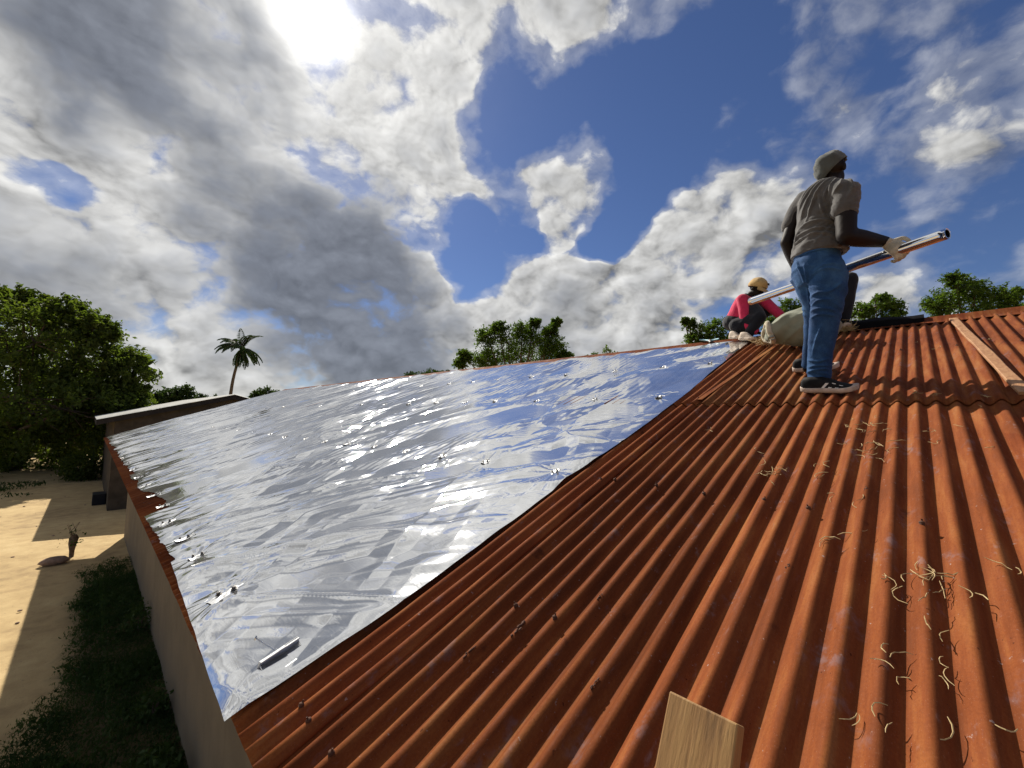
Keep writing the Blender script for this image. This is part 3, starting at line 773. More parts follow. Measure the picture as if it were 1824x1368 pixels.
# ------------------------------------------------------------------ the building beyond
def build_pale():
    B = empty('pale_roof_building', (.7, 32, 0)); tag(B, 'dim building beyond the foil with a pale grey pitched roof', 'building')
    y0, y1 = 24.0, 40.0; xe, ze = .17, 3.70; xr, zr = 4.84, 4.935; xe2 = 9.5
    for nm, (xa, za, xb, zb) in (('roof_slope', (xe, ze, xr, zr)), ('roof_slope', (xr, zr, xe2, ze))):
        nb = 240; bs = np.linspace(y0-.35, y1, nb); X = np.array([xa, xb]); Zr = np.array([za, zb])
        XX, YY = np.meshgrid(X, bs, indexing='ij'); ZZ = np.repeat(Zr[:, None], nb, 1) + .02*np.cos(2*math.pi*YY/.25)
        obj(nm, np.stack([XX, YY, ZZ], -1).reshape(-1, 3), grid_faces(2, nb), M['grey_roof'], B)
    dk = plain('dark_barge_board', (.035, .028, .024), (.02, .017, .015), 6, .8, .2)
    for xa, za, xb, zb in ((xe, ze, xr, zr), (xr, zr, xe2, ze)):
        V = [(xa, y0-.30, za-.03), (xb, y0-.30, zb-.03), (xb, y0-.30, zb-.24), (xa, y0-.30, za-.24)]
        V += [(x, y0-.26, z) for x, y, z in V]
        obj('barge_board', V, [(0, 1, 2, 3), (7, 6, 5, 4), (0, 4, 5, 1), (1, 5, 6, 2), (2, 6, 7, 3), (3, 7, 4, 0)], dk, B)
    obj('fascia_board', *box(xe, xe+.03, y0-.25, y1, ze-.25, ze-.04), dk, B)
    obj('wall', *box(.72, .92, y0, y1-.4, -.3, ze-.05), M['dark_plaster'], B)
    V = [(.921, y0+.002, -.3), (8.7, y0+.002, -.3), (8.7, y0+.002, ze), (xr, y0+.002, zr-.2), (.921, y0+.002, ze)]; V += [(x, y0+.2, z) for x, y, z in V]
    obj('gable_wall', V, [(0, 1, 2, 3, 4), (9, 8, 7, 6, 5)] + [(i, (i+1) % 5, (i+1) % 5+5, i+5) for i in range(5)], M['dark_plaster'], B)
build_pale()
def slab_wall(name, p0, p1, h, th, label):
    p0, p1 = Vector((*p0, 0)), Vector((*p1, 0)); d = (p1-p0); L = d.length; d.normalize(); s = Vector((-d.y, d.x, 0)); n = int(L/1.5)+2
    root = empty(name, (p0+p1)/2)
    V, F = box_at((p0+p1)/2 + ZA*(h/2-.1), d, s, ZA, L/2, th/2, h/2+.1); obj('wall_panel', V, F, M['plaster'], root)
    V, F = box_at((p0+p1)/2 + ZA*(h+.035), d, s, ZA, L/2+.03, th/2+.04, .033); obj('coping', V, F, M['grey_roof'], root)
    tag(root, label, 'wall')
slab_wall('boundary_wall', (-16, 46), (-4.4, 47), 1.25, .18, 'low grey boundary wall under the large tree')
slab_wall('boundary_wall', (-6, 84), (9, 80), 1.7, .2, 'dim yellowish boundary wall behind the trees at the far yard end')
tag(obj('dark_step', *bevelled(*box(.28, .70, 25.6, 26.5, -.1, .42), .02, 2), M['dark_block']), 'small dark block at the foot of the pale roofed building', 'block')
def build_car():
    r = empty('parked_car', (-2.9, 57, 0)); tag(r, 'dark car parked in the deep shade of the large tree', 'car')
    # cross sections along the car (y), end-on to the yard
    prof = [(-2.0, .35, .62), (-1.9, .30, .80), (-1.1, .28, .90), (.2, .28, .95), (1.6, .28, .95), (2.0, .35, .80)]
    V = []
    for y, zb, zt in prof:
        w = .85 if abs(y) < 1.9 else .76
        for x, z in ((-w, zb), (-w-.02, (zb+zt)/2), (-w+.06, zt), (w-.06, zt), (w+.02, (zb+zt)/2), (w, zb)): V.append((-2.9+x, 57+y, z))
    F = grid_faces(6, 6, True).tolist() + [[5, 4, 3, 2, 1, 0], [30+k for k in range(6)]]
    obj('body', V, F, M['car_paint'], r)
    V = []
    for y, z, w in ((-1.0, .90, .76), (-.35, 1.40, .62), (1.0, 1.44, .62), (1.75, .94, .74)):
        V += [(-2.9-w, 57+y, z), (-2.9+w, 57+y, z)]
    base = [(-2.9-.76, 57-1.0, .88), (-2.9+.76, 57-1.0, .88), (-2.9+.76, 57+1.75, .88), (-2.9-.76, 57+1.75, .88)]
    V += base
    obj('cabin', V, [(0, 1, 3, 2), (2, 3, 5, 4), (4, 5, 7, 6), (0, 2, 4, 6), (1, 7, 5, 3)], M['glass'], r)
    obj('roof_panel', *box(-3.5, -2.3, 56.7, 57.95, 1.425, 1.455), M['grey_roof'], r)
    for x in (-3.68, -2.12):
        for y in (55.75, 58.3): obj('wheel', *loft([(x-.09, y, .31), (x+.09, y, .31)], [.31, .31], 18), M['rubber'], r)
    for x in (-3.5, -2.3): obj('headlight', *box(x-.13, x+.13, 54.985, 55.03, .60, .72), M['grey_roof'], r)
build_car()

# ------------------------------------------------------------------ trees and plants
def leaf_mesh(C, D, N, L, W, name, mat, bent=True):
    """leaves: centres C, directions D, normals N, lengths L, widths W -> two-facet blades"""
    D = D/np.linalg.norm(D, axis=1)[:, None]; S = np.cross(D, N); S /= (np.linalg.norm(S, axis=1)[:, None]+1e-9); Nn = np.cross(S, D)
    L = L[:, None]; W = W[:, None]
    a = C - D*L*.5; b = C + S*W*.5 - D*L*.05 + Nn*W*.18; c = C + D*L*.5 - Nn*L*.10; d = C - S*W*.5 - D*L*.05 + Nn*W*.18
    V = np.stack([a, b, c, d], 1).reshape(-1, 3); n = len(C)
    i = np.arange(n)*4
    F = np.concatenate([np.stack([i, i+1, i+2], -1), np.stack([i, i+2, i+3], -1)])
    me = bpy.data.meshes.new(name)
    me.vertices.add(len(V)); me.vertices.foreach_set('co', V.astype(np.float32).ravel())
    me.loops.add(F.size); me.loops.foreach_set('vertex_index', F.astype(np.int32).ravel())
    me.polygons.add(len(F)); me.polygons.foreach_set('loop_start', np.arange(0, F.size, 3, dtype=np.int32)); 
    me.update(); me.validate(); me.materials.append(mat)
    return me
def rvec(n): 
    v = RNG.normal(size=(n, 3)); return v/np.linalg.norm(v, axis=1)[:, None]
def tree(name, label, base, lobes, mat, leaf=.14, twigs=60, per=26, wide=.45, trunk_r=.16, group=None, droop=.25, shell=.35, fork=.45):
    """lobes: (centre, radius[, squash]); leaves sit on twigs that fan out of each lobe"""
    base = Vector(base); r = empty(name, base)
    Cs, Ds, Ns, Ls = [], [], [], []; twig_parts = []
    for lb in lobes:
        c, R = np.array(lb[0]), lb[1]; sq = lb[2] if len(lb) > 2 else .85
        nt = max(8, int(twigs*lb[3])) if len(lb) > 3 else twigs
        dirs = rvec(nt); dirs[:, 2] = dirs[:, 2]*.9 + .18
        dirs /= np.linalg.norm(dirs, axis=1)[:, None]
        ln = R*(.72 + .42*RNG.random(nt)**1.0)
        for k in range(nt):
            dv = dirs[k]*np.array([1, 1, sq])
            if k % 6 == 0 and R > .25:
                p1 = c + dv*ln[k]*.85
                twig_parts.append(loft([tuple(c), tuple((c+p1)/2 + RNG.normal(size=3)*R*.05), tuple(p1)], [R*.018+.006, R*.010+.004, .004], 4))
            m = per; t_ = shell + (1-shell)*RNG.random(m)**.8
            pos = c + dv*ln[k]*t_[:, None] + RNG.normal(size=(m, 3))*R*.075 - np.array([0, 0, droop*R*.25])*t_[:, None]**2
            Cs.append(pos); dd = dv*.8 + RNG.normal(size=(m, 3))*.75; dd[:, 2] -= droop; Ds.append(dd)
            nn = RNG.normal(size=(m, 3))*.7; nn[:, 2] += .9; Ns.append(nn); Ls.append(leaf*(.6+.8*RNG.random(m)))
    C, D, N, L = (np.concatenate(x) for x in (Cs, Ds, Ns, Ls))
    me = leaf_mesh(C, D, N, L, L*wide, 'crown', mat)
    o = link('crown', me, r); o.matrix_parent_inverse = r.matrix_world.inverted()
    # trunk, limbs to the lobes
    mc = sum((Vector(l[0]) for l in lobes), Vector())/len(lobes)
    zf = base.z + (mc.z-base.z)*fork
    f = Vector((base.x + (mc.x-base.x)*.35, base.y + (mc.y-base.y)*.35, zf))
    parts = [loft([base - ZA*.3, base + ZA*.15, (base+f)/2 + Vector((.06*trunk_r*8, 0, 0)), f], [trunk_r*1.35, trunk_r*1.05, trunk_r*.85, trunk_r*.7], 10)]
    for lb in lobes:
        c = Vector(lb[0]); m_ = (f+c)/2 - ZA*abs(lb[1])*.2 + Vector(tuple(RNG.normal(size=3)*.12*lb[1]))
        parts.append(loft([f - ZA*trunk_r, m_, c], [trunk_r*.5, trunk_r*.32, max(.008, trunk_r*.12)], 7))
    obj('trunk', *join(parts + twig_parts), M['bark'], r, True)
    tag(r, label, 'tree', group)
    return r
def L_(px, py, rpx, depth, dd=0.0, sq=.85, dens=1.0):
    d = depth + dd
    return (tuple(at(px, py, d)), rpx/FOC*d, sq, dens)
def foot(px, depth):
    p = at(px, 700, depth); return (p.x, p.y, 0)
# the large dark tree over the yard
D0 = 27.0
tree('broad_leafed_tree', 'large dense dark green tree shading the yard', foot(40, 28.5),
     [L_(60, 612, 100, D0, -1), L_(5, 590, 85, D0, -.5), L_(140, 628, 82, D0, .5), L_(196, 662, 62, D0, 1), L_(228, 655, 36, D0, 1), L_(120, 562, 40, D0, .5), L_(40, 540, 36, D0, 0), L_(165, 585, 34, D0, 0), L_(25, 710, 110, D0, -2), L_(120, 730, 95, D0, -1), L_(195, 726, 58, D0, 1.5), L_(-60, 600, 110, D0, 1), L_(-110, 700, 120, D0, 0), L_(70, 660, 100, D0, 4), L_(160, 700, 80, D0, 4), L_(-30, 680, 120, D0, 6), L_(225, 700, 34, D0, 1.5), L_(80, 775, 70, D0, 2), L_(160, 765, 60, D0, 3), L_(10, 770, 80, D0, 1), L_(215, 755, 40, D0, 3), L_(-70, 790, 90, D0, 2), L_(120, 780, 60, D0, 6), L_(40, 760, 80, D0, 7), L_(200, 740, 50, D0, 6)],
     M['leaf_dark'], .27, 80, 40, .52, .36, droop=.35, shell=.72)
tree('broad_leafed_tree', 'dark lower tree standing behind the large tree at the far yard end', foot(110, 44),
     [L_(20, 745, 60, 44), L_(80, 735, 60, 44, 2), L_(140, 745, 60, 44), L_(60, 785, 50, 44, 1), L_(120, 780, 45, 44, 1), L_(170, 770, 40, 44), L_(-20, 780, 60, 44), L_(10, 790, 40, 46)],
     M['leaf_dark'], .30, 80, 26, .5, .3, droop=.3)
tree('shade_tree', 'rounded dark tree top beyond the pale roof', foot(306, 62), [L_(300, 706, 24, 62), L_(328, 700, 20, 62), L_(282, 712, 20, 62), L_(310, 718, 30, 62), L_(340, 716, 14, 62)], M['leaf_far'], .42, 60, 16, .55, .3)
tree('shade_tree', 'thin low tree between the dark tree top and the palm', foot(366, 58), [L_(358, 708, 10, 58), L_(378, 710, 11, 58)], M['leaf_far'], .3, 36, 10, .5, .2)
tree('shade_tree', 'low dark trees showing over the far end of the foil', foot(470, 66), [L_(455, 706, 14, 66), L_(474, 700, 15, 66), L_(494, 704, 12, 66)], M['leaf_far'], .40, 50, 12, .5, .25)
tree('shade_tree', 'flat topped dark tree just showing over the foil ridge', foot(762, 55), [L_(735, 676, 18, 55), L_(765, 672, 20, 55), L_(790, 671, 18, 55), L_(720, 680, 12, 55), L_(805, 676, 12, 55)], M['leaf_far'], .36, 55, 14, .5, .3)
DC = 29.0
tree('feathery_tree', 'spreading feathery green tree rising over the middle of the ridge', foot(920, DC),
     [L_(905, 612, 38, DC), L_(868, 600, 26, DC), L_(862, 640, 30, DC), L_(828, 634, 17, DC), L_(930, 592, 26, DC), L_(952, 612, 36, DC), L_(952, 576, 13, DC), L_(888, 585, 18, DC), L_(985, 618, 28, DC), L_(982, 590, 17, DC), L_(992, 574, 10, DC), L_(1005, 636, 18, DC), L_(920, 640, 45, DC, 1), L_(975, 645, 38, DC, 1), L_(820, 648, 14, DC), L_(880, 650, 40, DC, 1), L_(1000, 655, 30, DC)],
     M['leaf_mid'], .18, 62, 26, .42, .22, droop=.1, shell=.25)
tree('young_tree', 'sparse twiggy treetop over the foil ridge', foot(1080, 27), [L_(1060, 634, 9, 27), L_(1080, 624, 12, 27), L_(1096, 634, 9, 27), L_(1046, 638, 7, 27)], M['leaf_mid'], .14, 22, 9, .4, .09, droop=0)
tree('feathery_tree', 'green leafy tree behind the crouching person in pink', foot(1255, 21), [L_(1250, 590, 26, 21), L_(1228, 578, 15, 21), L_(1278, 584, 24, 21), L_(1238, 606, 20, 21), L_(1292, 604, 26, 21), L_(1262, 606, 26, 21), L_(1220, 572, 8, 21), L_(1250, 628, 34, 21), L_(1300, 626, 34, 21)], M['leaf_mid'], .13, 44, 24, .42, .15)
tree('feathery_tree', 'green tree showing between the crouching person and the standing man', foot(1405, 20), [L_(1408, 546, 23, 20), L_(1385, 565, 24, 20), L_(1425, 560, 24, 20), L_(1370, 580, 22, 20), L_(1400, 600, 34, 20), L_(1440, 590, 30, 20)], M['leaf_mid'], .13, 42, 22, .42, .13)
tree('feathery_tree', 'light green bushy tree next to the standing man', foot(1562, 17.5), [L_(1560, 546, 25, 17.5), L_(1588, 545, 21, 17.5), L_(1533, 552, 20, 17.5), L_(1572, 532, 15, 17.5), L_(1560, 568, 36, 17.5), L_(1598, 560, 14, 17.5), L_(1540, 592, 36, 17.5), L_(1585, 590, 36, 17.5)], M['leaf_mid'], .12, 44, 22, .44, .12)
tree('feathery_tree', 'tall spreading green tree above the rusted ridge', foot(1725, 18), [L_(1705, 518, 32, 18), L_(1700, 496, 18, 18), L_(1735, 510, 26, 18), L_(1765, 530, 30, 18), L_(1795, 532, 22, 18), L_(1668, 540, 24, 18), L_(1690, 550, 34, 18), L_(1735, 545, 34, 18), L_(1812, 520, 10, 18), L_(1780, 548, 30, 18), L_(1850, 545, 30, 18), L_(1680, 580, 36, 18), L_(1730, 580, 40, 18), L_(1785, 578, 40, 18), L_(1840, 580, 40, 18)], M['leaf_mid'], .13, 46, 24, .42, .17, droop=.1)
def build_palm():
    D = 60.0; base = Vector(foot(405, D)); top = at(430, 622, D); r = empty('coconut_palm', base)
    tag(r, 'tall coconut palm leaning against the grey clouds', 'palm')
    pts = spline([base-ZA*.5, at(409, 715, D), at(416, 672, D), at(428, 630, D)], 12)
    obj('trunk', *loft([tuple(p) for p in pts], list(np.linspace(.26, .16, 12)), 9), M['bark'], r, True)
    for k in range(34):
        az = 2.4*k + random.uniform(-.2, .2); el = [1.35, .8, .3, -.25, .55, 0, 1.05, -.5][k % 8] + random.uniform(-.12, .12)
        d = Vector((math.cos(az)*math.cos(el), math.sin(az)*math.cos(el), math.sin(el))); L = random.uniform(3.1, 4.1); n = 28
        p = top.copy(); path = [p.copy()]; Cs, Ds, Ns, Ls = [], [], [], []
        for i in range(n):
            p = p + d*(L/n); d = (d - ZA*(.055 + .05*i/n)).normalized(); path.append(p.copy())
        for i in range(3, n):
            dd = (path[i+1]-path[i]).normalized(); sd = dd.cross(ZA)
            if sd.length < .01: sd = XA.copy()
            sd.normalize(); ll = .74*math.sin(math.pi*(i/n*.85+.12))*random.uniform(.8, 1.1)
            for s_ in (-1, 1):
                lv = (dd*.55 + sd*s_*.75 - ZA*.55).normalized()
                Cs.append(tuple(path[i] + lv*ll*.5)); Ds.append(tuple(lv)); Ns.append((random.gauss(0, .3), random.gauss(0, .3), 1)); Ls.append(ll)
        fr = link('frond', leaf_mesh(np.array(Cs), np.array(Ds), np.array(Ns), np.array(Ls), np.full(len(Ls), .18), 'frond', M['palm_leaf']), r); fr.matrix_parent_inverse = r.matrix_world.inverted()
        st = link('frond_stem', mesh('frond_stem', *loft([tuple(q) for q in path[::4]], [.035, .03, .025, .02, .015, .012, .01, .01][:len(path[::4])], 4), M['bark']), fr)
build_palm()
def bush(name, label, c, R, mat, leaf, n, sq=.8, cat='bush'):
    c = Vector(c); r = empty(name, c); C = rvec(n)*np.array([R, R, R*sq])*(.45+.6*RNG.random(n))[:, None]*(1+.35*pnoise(rvec(n)[:, 0]*3, np.arange(n)*.01, 0))[:, None] + np.array(c) + np.array([0, 0, R*sq*.75])
    C[:, 2] = np.maximum(C[:, 2], .02)
    L = leaf*(.6+.8*RNG.random(n))
    o = link('foliage', leaf_mesh(C, RNG.normal(size=(n, 3))+np.array([0, 0, .3]), rvec(n)+np.array([0, 0, .8]), L, L*.5, 'foliage', mat), r); o.matrix_parent_inverse = r.matrix_world.inverted()
    obj('stem', *join([loft([c-ZA*.05, c+Vector((random.uniform(-.3, .3)*R, random.uniform(-.3, .3)*R, R*.9))], [.012+R*.02, .006], 5) for _ in range(4)]), M['bark'], r)
    tag(r, label, cat)
bush('shade_bush', 'dark bush in the shade beside the pale roofed building', (-.15, 35.5, 0), 1.05, M['leaf_dark'], .16, 2600, .9)
bush('wall_weed', 'leafy weed at the wall foot at the near end of the yard', (.62, 5.75, .05), .30, M['weed'], .075, 520, .95, 'weed')
bush('wall_weed', 'small dark weed against the wall midway along', (.82, 7.3, .05), .20, M['weed'], .06, 260, 1.2, 'weed')
bush('wall_weed', 'upright weed against the wall under the torn foil edge', (.86, 10.3, .05), .24, M['weed'], .06, 320, 1.3, 'weed')
def build_stump():
    b = Vector((-.12, 17.1, 0)); r = empty('cut_stump', b)
    obj('stem', *fuse_simple([loft([b-ZA*.1, b+ZA*.12, b+ZA*.30, b+ZA*.46+XA*.02, b+ZA*.55+XA*.02], [.05, .055, .085, .10, .05], 12)]), M['bark'], r, True)
    sh = [loft([b+ZA*.45+Vector((random.uniform(-.05, .05), random.uniform(-.05, .05), 0)), b+ZA*.62+Vector((random.uniform(-.1, .1), random.uniform(-.1, .1), 0)), b+ZA*random.uniform(.75, .92)+Vector((random.uniform(-.16, .16), random.uniform(-.16, .16), 0))], [.010, .007, .004], 5) for _ in range(5)]
    obj('shoot', *join(sh), M['bark'], r)
    n = 46; C = np.array(b) + np.array([0, 0, .5]) + RNG.normal(size=(n, 3))*np.array([.16, .16, .13]); L = .09*(.6+.8*RNG.random(n))
    o = link('leaves', leaf_mesh(C, RNG.normal(size=(n, 3)), rvec(n)+np.array([0, 0, .8]), L, L*.5, 'leaves', M['weed']), r); o.matrix_parent_inverse = r.matrix_world.inverted()
    tag(r, 'dark cut stump with thin shoots standing on the sand', 'stump')
def fuse_simple(parts): return join(parts)
build_stump()
def rock(name, c, s, label, cat, group=None):
    v, f = ball((0, 0, 0), 1, 1, 1, 7, 10); v = np.array(v); k = 1 + .25*pnoise(v[:, 0]*1.5+c[0], v[:, 1]*1.5+c[1], v[:, 2]*1.5)
    v = v*k[:, None]*np.array(s) + np.array(c); o = obj(name, v, f, M['stone'], smooth=True); tag(o, label, cat, group)
rock('stone_block', (-.42, 16.5, .06), (.30, .14, .12), 'brownish stone lying by the cut stump', 'stone')
for i in range(46):
    b, a = random.uniform(9, 30), random.uniform(-6, .6)
    if a > -.6 and b < 15: a -= 1.6
    s = random.uniform(.012, .035); rock('pebble', (a, b, -.035), (s*1.3, s, s*.6), 'small loose pebble on the sandy yard', 'pebble', 'pebbles on the sand')
def build_grass():
    n = 46000
    b = RNG.uniform(2.0, 16.0, n); a = RNG.uniform(-1.7, 1.02, n)
    edge = np.where(b > 9.3, -.12 + .10*(b-9.3)/4, np.where(b > 7.6, -.12-.62*(9.3-b)/1.7, -1.1)) + .16*pnoise(b*.9, 3, 1.)
    dens = np.clip((a-edge)*2.6, 0, 1)*np.clip((15.8-b)/2.2, 0, 1)*np.clip(.95+1.1*pnoise(b*.9, a*1.3, 5.), .45, 1)
    keep = RNG.random(n) < dens; b, a = b[keep], a[keep]; n = len(b)
    hgt = .035 + .075*np.clip(.5+pnoise(b*1.1, a*1.5, 9.), 0, 1)*RNG.random(n)
    m = 5; C = np.repeat(np.stack([a, b, np.zeros(n)], -1), m, 0) + RNG.normal(size=(n*m, 3))*np.array([.035, .035, 0])
    H = np.repeat(hgt, m)*(.6+.7*RNG.random(n*m)); D = RNG.normal(size=(n*m, 3))*.55 + np.array([0, 0, .75])
    C[:, 2] = .02 + H*.42 + np.where(np.abs(C[:, 0]-.9) < .5, .05, 0)
    broad = RNG.random(n*m) < .25
    W = np.where(broad, H*.45, H*.17)
    me = leaf_mesh(C, D, rvec(n*m), H, W, 'grass', M['weed']); o = link('grass', me); tag(o, 'rough grass and weeds in the shade along the wall', 'grass', kind='stuff')
    # sparse scrub further out in the tree's shade
    n = 1500; b = RNG.uniform(30, 48, n); a = RNG.uniform(-9, -1, n); k = pnoise(b*.25, a*.3, 2.) > .12; b, a = b[k], a[k]; n = len(b)
    m = 7; C = np.repeat(np.stack([a, b, np.full(n, .08)], -1), m, 0) + RNG.normal(size=(n*m, 3))*np.array([.12, .12, .03]); H = .16*(.6+.8*RNG.random(n*m))
    me = leaf_mesh(C, RNG.normal(size=(n*m, 3))+np.array([0, 0, .8]), rvec(n*m), H, H*.3, 'grass', M['weed']); tag(link('grass', me), 'thin scrubby grass in the far shade', 'grass', kind='stuff')
build_grass()
def build_far_wood():
    n = 22000; az = RNG.uniform(rad(-100), rad(190), n); R = RNG.uniform(115, 150, n); top = 3.2 + 1.6*fbm(az*9, 0*az, 3., 4)
    z = RNG.random(n)**.7*np.maximum(top, .8); C = np.stack([np.sin(az)*R, np.cos(az)*R, z], -1); L = 1.3*(.6+.8*RNG.random(n))
    me = leaf_mesh(C, RNG.normal(size=(n, 3)), rvec(n), L, L*.6, 'far_wood', M['leaf_far']); tag(link('far_wood', me), 'low far belt of trees round the horizon', 'wood', kind='stuff')
build_far_wood()

# ------------------------------------------------------------------ people
def cloth(name, c1, c2, scale=6, weave=260, rough=.9, sheen=.2):
    m, t = material(name)
    n = t.noise(t.geo, scale, 5, .6); f = t.noise(t.geo, weave, 2, .6)
    c = t.mix(t.rng(n, .32, .68), c2, c1); c = t.mix(t.rng(f, .4, .7, 0, .25), c, c2)
    t.put(t.b.inputs['Base Color'], c); t.put(t.b.inputs['Roughness'], rough); t.put(t.b.inputs['Specular IOR Level'], .15)
    t.put(t.b.inputs['Sheen Weight'], sheen)
    bump(t, t.m('ADD', f, t.m('MULTIPLY', t.noise(t.geo, 45, 3, .6), .8)), .35, .002)
    return m
M['shirt'] = cloth('grey_cotton', (.092, .088, .086), (.066, .064, .063), 9)
def denim():
    m, t = material('blue_denim')
    n = t.noise(t.geo, 7, 5, .65); f = t.noise(stretch(t, t.geo, (1, 1, .35)), 300, 2, .6); w = t.noise(t.geo, 2.4, 3, .5)
    c = t.ramp(t.m('ADD', t.m('MULTIPLY', n, .55), t.m('MULTIPLY', w, .45)), [(.34, (.006, .024, .075)), (.5, (.014, .052, .145)), (.64, (.040, .110, .24))])
    c = t.mix(t.rng(f, .45, .7, 0, .22), c, (.07, .15, .29))
    t.put(t.b.inputs['Base Color'], c); t.put(t.b.inputs['Roughness'], .85); t.put(t.b.inputs['Specular IOR Level'], .2)
    bump(t, t.m('ADD', f, t.m('MULTIPLY', t.noise(t.geo, 30, 4, .6), 1.0)), .4, .003)
    return m
M['denim'] = denim()
M['skin'] = plain('dark_skin', (.011, .006, .0045), (.007, .004, .003), 14, .6, .08, .2, 0, .002)
M['hat'] = cloth('grey_hat_cotton', (.075, .084, .082), (.055, .061, .06), 10)
M['glove'] = cloth('pale_work_glove', (.46, .43, .36), (.30, .28, .23), 22, 160)
M['shoe'] = cloth('black_trainer_mesh', (.012, .012, .013), (.007, .007, .008), 30, 220, .7, 0)
M['sole'] = plain('pale_rubber_sole', (.62, .50, .42), (.42, .33, .27), 18, .8, .15)
M['stripe'] = plain('white_stripe', (.70, .70, .68), (.6, .6, .58), 30, .6, .05)
M['pink'] = cloth('pink_jersey', (.62, .035, .105), (.45, .022, .07), 9)
M['navy'] = cloth('dark_trousers', (.013, .014, .020), (.008, .008, .012), 9)
M['tan'] = cloth('tan_cap_cotton', (.50, .33, .13), (.40, .26, .10), 14)
M['beige'] = plain('beige_shoe', (.62, .52, .42), (.46, .38, .30), 20, .8, .15)
M['sackcloth'] = cloth('woven_sack', (.26, .27, .20), (.17, .18, .13), 5, 130)
M['sackrim'] = cloth('pale_sack_rim', (.55, .50, .38), (.36, .30, .20), 16, 130)
M['dark_shirt'] = cloth('black_cotton', (.010, .010, .011), (.006, .006, .007), 9)

def ray_point(anchor_px, dist):
    """points by bearing, measured by how far beyond (or short of) an anchor they lie"""
    a0 = at(anchor_px, 684, 1.0) - EYE; vd = Vector((a0.x, a0.y, 0)).normalized()
    def q(px, py, dv=0.0):
        r = at(px, py, 1.0) - EYE
        return EYE + r*((dist+dv)/(r.x*vd.x + r.y*vd.y))
    rl = Vector((vd.y, -vd.x, 0))
    return q, vd, rl
def along(*seq): return [Vector(p) for p in seq]
def lp(pts, radii, n=16, hint=None, m=None):
    """smooth loft through control points"""
    m = m or 5*len(pts)
    P = spline([tuple(p) for p in pts], m)
    R = spline([(r, r) if np.isscalar(r) else tuple(r) for r in radii], m)
    R = np.maximum(R, .002)
    return loft([tuple(p) for p in P], [tuple(r) for r in R], n, hint)
def rounded(pts, radii, n=16, hint=None):
    """loft with ball ends"""
    out = [lp(pts, radii, n, hint)]
    for p, r in ((pts[0], radii[0]), (pts[-1], radii[-1])):
        rr = r if np.isscalar(r) else min(r)
        out.append(ball(p, rr, rr, rr))
    return out
def fold(dirs, amp, freq, seed=0., sharp=True, extra=None):
    """cloth folds: ridges running along a direction"""
    d = Vector(dirs).normalized()
    def f(co, no):
        c = co - co.mean(0)
        al = c @ np.array(d); pe = c - al[:, None]*np.array(d)
        h = ridged(pe[:, 0]*freq + al*freq*.12, pe[:, 1]*freq + pe[:, 2]*freq, al*freq*.22 + seed) if sharp else pnoise(pe[:, 0]*freq, pe[:, 1]*freq + pe[:, 2]*freq, al*freq*.2+seed)
        h2 = pnoise(c[:, 0]*11+seed, c[:, 1]*11, c[:, 2]*11)
        m_ = np.clip(.55 + .9*pnoise(c[:, 0]*5+seed, c[:, 1]*5, c[:, 2]*5+2), 0, 1.3)
        out = amp*(h-.55)*m_ + amp*.35*h2
        if extra is not None: out = out + extra(co, no)
        return out
    return f
def creases(q, vd, rl, lines, w=.010, h=.011):
    """ridges along given fold lines on the side of the cloth that faces -vd"""
    segs = []
    for ln in lines:
        pts = [q(*p) for p in ln]; uv = [(p.dot(rl), p.z) for p in pts]
        uv = spline(uv, 6*len(uv)); n = len(uv)
        for i in range(n-1): segs.append((uv[i], uv[i+1], math.sin(math.pi*(i+.5)/(n-1))**.6))
    def f(co, no):
        u = co @ np.array(rl); z = co[:, 2]; face = np.clip(-(no @ np.array(vd))*1.6, 0, 1); out = np.zeros(len(co))
        for (a, b, k) in segs:
            d = b-a; L2 = (d*d).sum()+1e-9; t_ = np.clip(((u-a[0])*d[0] + (z-a[1])*d[1])/L2, 0, 1)
            dd = np.hypot(u-a[0]-t_*d[0], z-a[1]-t_*d[1]); out = np.maximum(out, k*(np.exp(-(dd/w)**2) - .45*np.exp(-((dd-1.9*w)/(w*.9))**2)))
        return h*out*face
    return f
